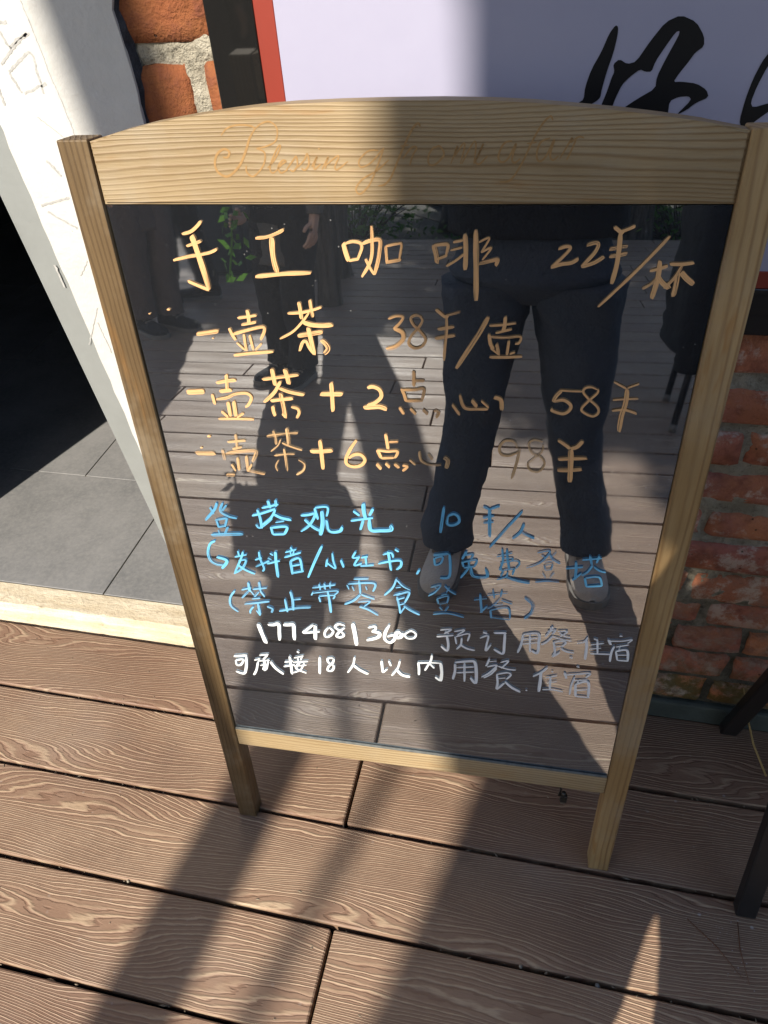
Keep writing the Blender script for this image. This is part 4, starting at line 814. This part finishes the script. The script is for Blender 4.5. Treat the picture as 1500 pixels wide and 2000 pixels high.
# the photographer: feet apart in front of the sign, arms raised holding a phone
ph = tag(empty('person', (0, -.34, 0)), 'person in dark jacket, black jeans and taupe shoes photographing the sign, mirrored in its glass', 'person')
r3, d3, f3 = r_.copy(), d_.copy(), f_.copy(); CL = Vector((0, .34, CAM_H))      # camera in the person's frame
pcen = CL+d3*.048+r3*.016-f3*.016
wl = pcen-r3*.080+d3*.085-f3*.03; wr_ = pcen+r3*.080+d3*.085-f3*.03
Pp = dict(pelvis=(.012, 0, .74), chest=(.012, .005, 1.06), neck=(.012, .01, 1.245), head=(.012, .045, 1.375), look=(0, .80, -.60),
          shL=(-.155, .01, 1.175), shR=(.179, .01, 1.175), elL=(-.215, .10, .985), elR=(.235, .10, .985), wrL=wl, wrR=wr_,
          handL=(-d3*.75+r3*.45, r3-f3*.3, -f3, .35), handR=(-d3*.75-r3*.45, -r3-f3*.3, -f3, .35),
          hipL=(-.086, 0, .745), hipR=(.110, 0, .745), knL=(-.116, .012, .375), knR=(.142, .006, .375), anL=(-.163, .035, .085), anR=(.197, .020, .085),
          toeL=.10, toeR=-.04, hem=.070, crotch=.700, trw=(.064, .063, .085, .104), long=False)
coat = [(.012, 0, .845, .188, .132, 0), (.012, 0, .90, .186, .13, 0), (.012, 0, 1.0, .182, .126, 0), (.012, .002, 1.10, .186, .122, 0), (.012, .005, 1.18, .170, .108, 0), (.012, .008, 1.225, .105, .08, 0), (.012, .01, 1.262, .062, .06, 0), (.012, .012, 1.285, .058, .056, 0)]
build_person(ph, Pp, (M['jeans'], M['jacketm'], M['shoe']), coat, .89)
# the phone in the hands, a thing of its own, lens side towards the sign
pho = tag(empty('phone', (0, 0, 0)), 'black phone held up in both hands by the person facing the sign', 'phone')
mp = Matrix((r3, d3, f3)).transposed().to_4x4(); mp.translation = Vector((0, -.34, 0))+pcen
bm = bmesh.new(); box(bm, -.037, .037, -.078, .078, -.0045, .0045, .004, 2); o = fin('phone_body', bm, M['phone'], pho); o.matrix_basis = mp
for (lx_, ly_) in ((-.016, -.020), (.004, -.058), (-.016, -.058)):
    bm = bmesh.new(); bmesh.ops.create_cone(bm, cap_ends=True, segments=20, radius1=.006, radius2=.0055, depth=.001); o = fin('lens', bm, M['iris'], pho); o.matrix_basis = mp @ Matrix.Translation((lx_, ly_, .005))

def stroller(label, loc, rz, mats, hem_z, s, hemw, feet, trw, hand=None, group=None, long=False):
    """a standing person seen only in the mirror glass"""
    t = tag(empty('person', (loc[0], loc[1], 0), rz), label, 'person')
    aL, aR = feet
    e = lambda x, y, z: Vector((x*s, y*s, z*s))
    hL = hand or (-.24, .06, .84)
    P = dict(pelvis=e(0, 0, .90), chest=e(0, .01, 1.25), neck=e(0, .01, 1.43), head=e(0, .03, 1.575), look=(0, 1, -.1),
             shL=e(-.18, .01, 1.37), shR=e(.18, .01, 1.37), elL=e(-.245, .02, 1.1), elR=e(.245, .02, 1.1), wrL=e(*hL), wrR=e(.25, .08, .86),
             handL=((0, .25 if hand is None else .9, -1 if hand is None else .1), (.2, 1, .2) if hand is None else (.3, .1, 1), (-1, 0, 0), .4), handR=((0, .25, -1), (-.2, 1, .2), (1, 0, 0), .4),
             hipL=e(-.09, 0, .86), hipR=e(.09, 0, .86), knL=e(aL[0]*.7-.03, aL[1]*.6+.02, .48), knR=e(aR[0]*.7+.03, aR[1]*.6+.02, .48), anL=e(aL[0], aL[1], .085), anR=e(aR[0], aR[1], .085),
             toeL=.12, toeR=-.12, hem=.09*s, crotch=.78*s, trw=[q*s for q in trw], long=long)
    c = [(0, 0, hem_z, hemw, hemw*.72, 0), (0, 0, hem_z*.6+.95*s*.4, hemw*.93, hemw*.66, 0), (0, 0, 1.05*s, .165*s, .12*s, 0), (0, .005*s, 1.22*s, .185*s, .125*s, 0), (0, .008*s, 1.36*s, .165*s, .105*s, 0), (0, .01*s, 1.42*s, .10*s, .078*s, 0), (0, .01*s, 1.46*s, .062*s, .06*s, 0)]
    build_person(t, P, mats, c, s)
    return t
w1 = stroller('person in long taupe coat and dark trousers holding fresh green leaves', (-.965, -1.70), math.radians(18), (M['darktrouser'], M['brownwool'], M['blackcloth']), .50, .80, .135, ((-.075, .0), (.085, .03)), (.072, .078, .09, .095), hand=(-.05, .25, .86), long=True)
w2 = stroller('person in brown twill suit mirrored at the far left edge of the black glass', (-1.93, -2.38), math.radians(-60), (M['brownsuit'], M['brownsuit'], M['blackcloth']), .52, .93, .15, ((-.08, .0), (.07, .05)), (.07, .075, .09, .095))
w3 = stroller('person in black coat and trousers walking behind the one in brown', (-1.96, -2.93), math.radians(70), (M['darktrouser'], M['blackcloth'], M['blackcloth']), .60, .95, .16, ((-.08, -.12), (.07, .12)), (.065, .07, .085, .092), long=True)
# a sprig of fresh leaves in the coat wearer's hand
V, F = [], []
hw_ = w1.matrix_basis @ Vector((0, 0, 0)) if False else Matrix.Rotation(math.radians(18), 4, 'Z') @ Vector((-.03*.80, .36*.80, .82*.80))
hw_ = hw_+Vector((-.965, -1.70, 0))
tube(V, F, [hw_+Vector((0, 0, .05)), hw_+Vector((-.01, .01, -.05)), hw_+Vector((-.03, .02, -.16))], .004, 6)
rg = random.Random(4)
for i in range(34):
    p = hw_+Vector((rg.uniform(-.05, .04), rg.uniform(-.03, .04), rg.uniform(-.17, .08))); a = Vector((rg.uniform(-1, 1), rg.uniform(-1, 1), rg.uniform(-1, .3))).normalized(); b = a.cross(Vector((rg.uniform(-1, 1), rg.uniform(-1, 1), .3))).normalized()
    q = len(V); V += [p, p+a*.02+b*.012, p+a*.045, p+a*.02-b*.012]; F.append((q, q+1, q+2, q+3))
tag(raw('leafy_sprig', V, F, M['bright']), 'sprig of fresh green leaves held by the person in the taupe coat', 'leaves')

# ------------------------------------------------------------------ chair with a jacket, bin
jc = tag(empty('metal_chair', (.78, -1.385, 0)), 'black metal chair behind the photographer with a dark jacket over its back', 'chair')
for (x, y, x2) in ((-.165, -.155, -.115), (-.195, .152, -.145)):
    mtube('leg', [(x, y, .002), (x*.5+x2*.5, y*.98, .25), (x2-.03, y*.96, .80)], .0125, M['steel'], jc, 10)
    mtube('foot_cap', [(x, y, .001), (x+.002, y, .03)], .0142, M['sole'], jc, 10)
for y in (-.15, .15): mtube('leg', [(.21, y, .002), (.17, y*.95, .44)], .0125, M['steel'], jc, 10)
mbox('seat', -.16, .20, -.19, .19, .435, .46, M['black'], jc, .01, 2); mbox('backrest', -.178, -.160, -.17, .17, .62, .78, M['black'], jc, .006, 2)
V, F = [], []
loft(V, F, interp_rings([(-.19, .01, .30, .060, .19, 0), (-.18, 0, .36, .066, .20, 0), (-.175, 0, .45, .066, .20, 0), (-.168, 0, .60, .062, .205, 0), (-.166, 0, .74, .060, .215, 0), (-.166, 0, .80, .045, .20, 0), (-.166, 0, .825, .012, .17, 0)], 34), 40, True, .16, 6, 2.6)
for (y, x, z0) in ((.19, -.195, .25), (-.19, -.12, .22)):
    pts = catmull([(-.166, y*.9, .78), (x*.6-.06, y*1.06, .66), (x, y*1.05, .45), (x+.01, y*1.0, z0)], 8)
    tube(V, F, pts, [.05+.008*mnoise.noise(Vector((i*.8, y*10, 1))) for i in range(len(pts))], 14)
jk = raw('jacket', [Vector(v)+Vector((.78, -1.385, 0)) for v in V], F, M['jacketm'], None, True)
tag(jk, 'dark shell jacket hanging over the back of the black metal chair', 'jacket')
lb = tag(empty('litter_bin', (-1.98, -3.78, 0)), 'tall dark litter bin standing on the deck, mirrored in the upper left of the glass', 'bin')
mbox('bin_body', -.15, .15, -.13, .13, .03, .80, M['bin'], lb, .012, 2); mbox('bin_lid', -.16, .16, -.14, .14, .80, .87, M['bin'], lb, .02, 2); mbox('bin_base', -.13, .13, -.11, .11, 0, .03, M['black'], lb); mbox('bin_slot', -.09, .09, .1302, .134, .66, .73, M['black'], lb)

# ------------------------------------------------------------------ trees: trunks whose shadows cross the deck, crowns that dapple it
def trunk_mesh(V, F, pts, r0, r1, n=14):
    P = catmull(pts, 8); q = len(P)
    rad = [(r0+(r1-r0)*i/(q-1))*(1+.06*mnoise.noise(Vector((i*.7, pts[0][0]*3, 1)))) + (r0*.35*max(0, 1-i/ (q*.06)) if q else 0) for i in range(q)]
    tube(V, F, P, rad, n); return P
def sunland(p):
    t = p[2]/-SD.z; return p[0]+SD.x*t, p[1]+SD.y*t
def lit_zone(X, Y):
    """places the photograph shows in clear sun (landing point of a ray on the deck plane)"""
    if -3.2 < X < .20 and -.9 < Y < 3.0: return True
    if -3.2 < X <= .46 and -1.05 < Y < 1.25: return True
    if X < .25 and 1.2 < Y < 3.: return True
    if -2.3 < X < -.2 and -2.3 < Y < -.8: return True
    return False
def leaves(V, F, p, size, rg):
    a = Vector((rg.gauss(0, 1), rg.gauss(0, 1), rg.gauss(0, .5))).normalized(); b = a.cross(Vector((rg.gauss(0, 1), rg.gauss(0, 1), rg.gauss(0, 1)))).normalized()
    q = len(V); V += [p-a*size, p+b*size*.42-a*size*.1, p+a*size, p-b*size*.42-a*size*.1]; F.append((q, q+1, q+2, q+3))
def tree(label, pts, r0, r1, crown_c, crown_r, nclump, seed, per=46, size=.07, name='tree', cat='tree'):
    t = tag(empty(name, pts[0]), label, cat); o_ = Vector(pts[0]); rg = random.Random(seed)
    V, F = [], []; P = trunk_mesh(V, F, [Vector(p)-o_ for p in pts], r0, r1)
    raw('trunk', V, F, M['bark'], t, True)
    V, F = [], []; VB, FB = [], []; cc = Vector(crown_c)
    k = 0; tries = 0
    while k < nclump and tries < nclump*30:
        tries += 1
        d = Vector((rg.gauss(0, 1), rg.gauss(0, 1), rg.gauss(0, 1))).normalized()*rg.random()**.4
        c = cc+Vector((d.x*crown_r[0], d.y*crown_r[1], d.z*crown_r[2]))
        if mnoise.noise(c*.9+Vector((seed, 0, 0))) < -.12: continue
        X, Y = sunland(c)
        if lit_zone(X, Y) or lit_zone(X+.22, Y+.1) or lit_zone(X-.22, Y-.1): continue
        k += 1
        for j in range(per):
            g = Vector((rg.gauss(0, .16), rg.gauss(0, .16), rg.gauss(0, .10)))
            if g.length > .4: continue
            q = c+g
            if lit_zone(*sunland(q)): continue
            leaves(V, F, q-o_, size*rg.uniform(.6, 1.25), rg)
        if k % 4 == 0:
            s0 = P[int(len(P)*rg.uniform(.72, .98))]; mid = s0.lerp(c-o_, .5)+Vector((0, 0, .18))
            if not lit_zone(*sunland(mid+o_)): tube(VB, FB, [s0, mid, c-o_], [.028, .016, .006], 5)
    if VB: raw('branches', VB, FB, M['bark'], t, True)
    if V: raw('crown', V, F, M['leafA'], t)
    return t
# slim tree and stouter tree whose trunks cast the two long stripes
tree('slim leaning tree trunk casting the narrow stripe of shadow left of the sign', [(-1.08, -2.95, -.1), (-1.10, -2.95, .8), (-1.235, -2.95, 1.75), (-1.38, -2.95, 2.5), (-1.56, -2.95, 4.0), (-1.75, -3.0, 6.2), (-1.8, -3.0, 8.0)], .068, .058, (-1.8, -3.2, 7.6), (1.5, 1.5, 1.2), 110, 3)
tree('stout straight tree trunk casting the wide shadow on the poster', [(-1.25, -3.72, -.1), (-1.24, -3.72, .6), (-1.15, -3.72, 1.76), (-1.15, -3.72, 2.4), (-1.13, -3.72, 3.3), (-1.25, -3.72, 4.57), (-1.3, -3.8, 6.5), (-1.3, -3.8, 8.4)], .140, .088, (-1.3, -4.0, 8.0), (1.7, 1.7, 1.3), 130, 4)
tree('thin bare sapling casting the faint stripe between the two dark shadows', [(-1.66, -4.6, -.12), (-1.66, -4.6, 1.2), (-1.66, -4.6, 2.6), (-1.645, -4.6, 3.4), (-1.63, -4.6, 4.05)], .034, .016, (-1.7, -4.8, 8.2), (.9, .9, .8), 0, 6)
tree('broad tree behind the photographer shading the right of the deck', [(-.55, -6.3, -.12), (-.54, -6.3, 1.6), (-.65, -6.0, 3.2), (-.8, -5.4, 5.0)], .15, .07, (-.78, -5.0, 5.1), (1.5, 1.7, 1.0), 330, 5, 60, .08)
kinds = [((-4.2, -8.6), .13, 1), ((-2.6, -9.6), .16, 2), ((-.9, -8.2), .14, 3), ((.55, -9.2), .17, 4), ((1.35, -6.9), .13, 5), ((2.3, -8.4), .15, 6), ((1.05, -5.6), .12, 7), ((3.6, -7.2), .16, 8), ((-5.6, -7.4), .15, 9), ((-3.4, -12.2), .2, 10), ((-1.6, -12.8), .2, 11), ((.2, -13.2), .2, 12), ((2.0, -12.6), .2, 13), ((4.2, -11.6), .2, 14)]
words = ['far left of the wood', 'left of the wood behind the litter bin', 'behind the stout trunk', 'with the thickest bark in the middle of the wood', 'right behind the photographer', 'in the right of the wood', 'nearest the jacket chair', 'far right beside the deck', 'far left beside the deck', 'in the back row at the left', 'second from left in the back row', 'in the middle of the back row', 'right of the middle in the back row', 'at the right end of the back row']
for ((x, y), r, sd), w_ in zip(kinds, words):
    hgt = 4.6+(sd*37 % 10)*.12
    tree('dark woodland tree '+w_, [(x, y, -.16), (x+.03, y, 1.5), (x+.05*(sd % 3-1), y, 3.2), (x+.1*(sd % 3-1), y+.1, hgt)], r, r*.55, (x, y+.1, hgt+.5), (1.75, 1.75, 1.2) if y > -11 else (2.3, 2.2, 1.4), 150 if y > -11 else 250, 20+sd, 46, .075)
# low undergrowth at the wood's edge
rg = random.Random(9)
for i, (x, y, w_) in enumerate([(-3.3, -6.1, 'left of the bin'), (-.15, -5.9, 'behind the photographer'), (.75, -6.3, 'between two trunks'), (1.5, -5.9, 'right of the middle'), (2.5, -6.1, 'beyond the jacket chair'), (-1.5, -5.8, 'behind the stout trunk'), (-2.4, -6.2, 'behind the litter bin')]):
    t = tag(empty('shrub', (x, y, -.14)), 'low leafy undergrowth shrub at the edge of the wood '+w_, 'shrub'); V, F = [], []; VB, FB = [], []
    for k in range(46):
        c = Vector((rg.gauss(0, .38), rg.gauss(0, .25), abs(rg.gauss(.35, .28))))
        tube(VB, FB, [(c.x*.2, c.y*.2, 0), c*.6, c], [.008, .006, .003], 4)
        for j in range(26): leaves(V, F, c+Vector((rg.gauss(0, .1), rg.gauss(0, .1), rg.gauss(0, .08))), rg.uniform(.02, .045), rg)
    raw('stems', VB, FB, M['bark'], t); raw('foliage', V, F, M['leafB'], t)
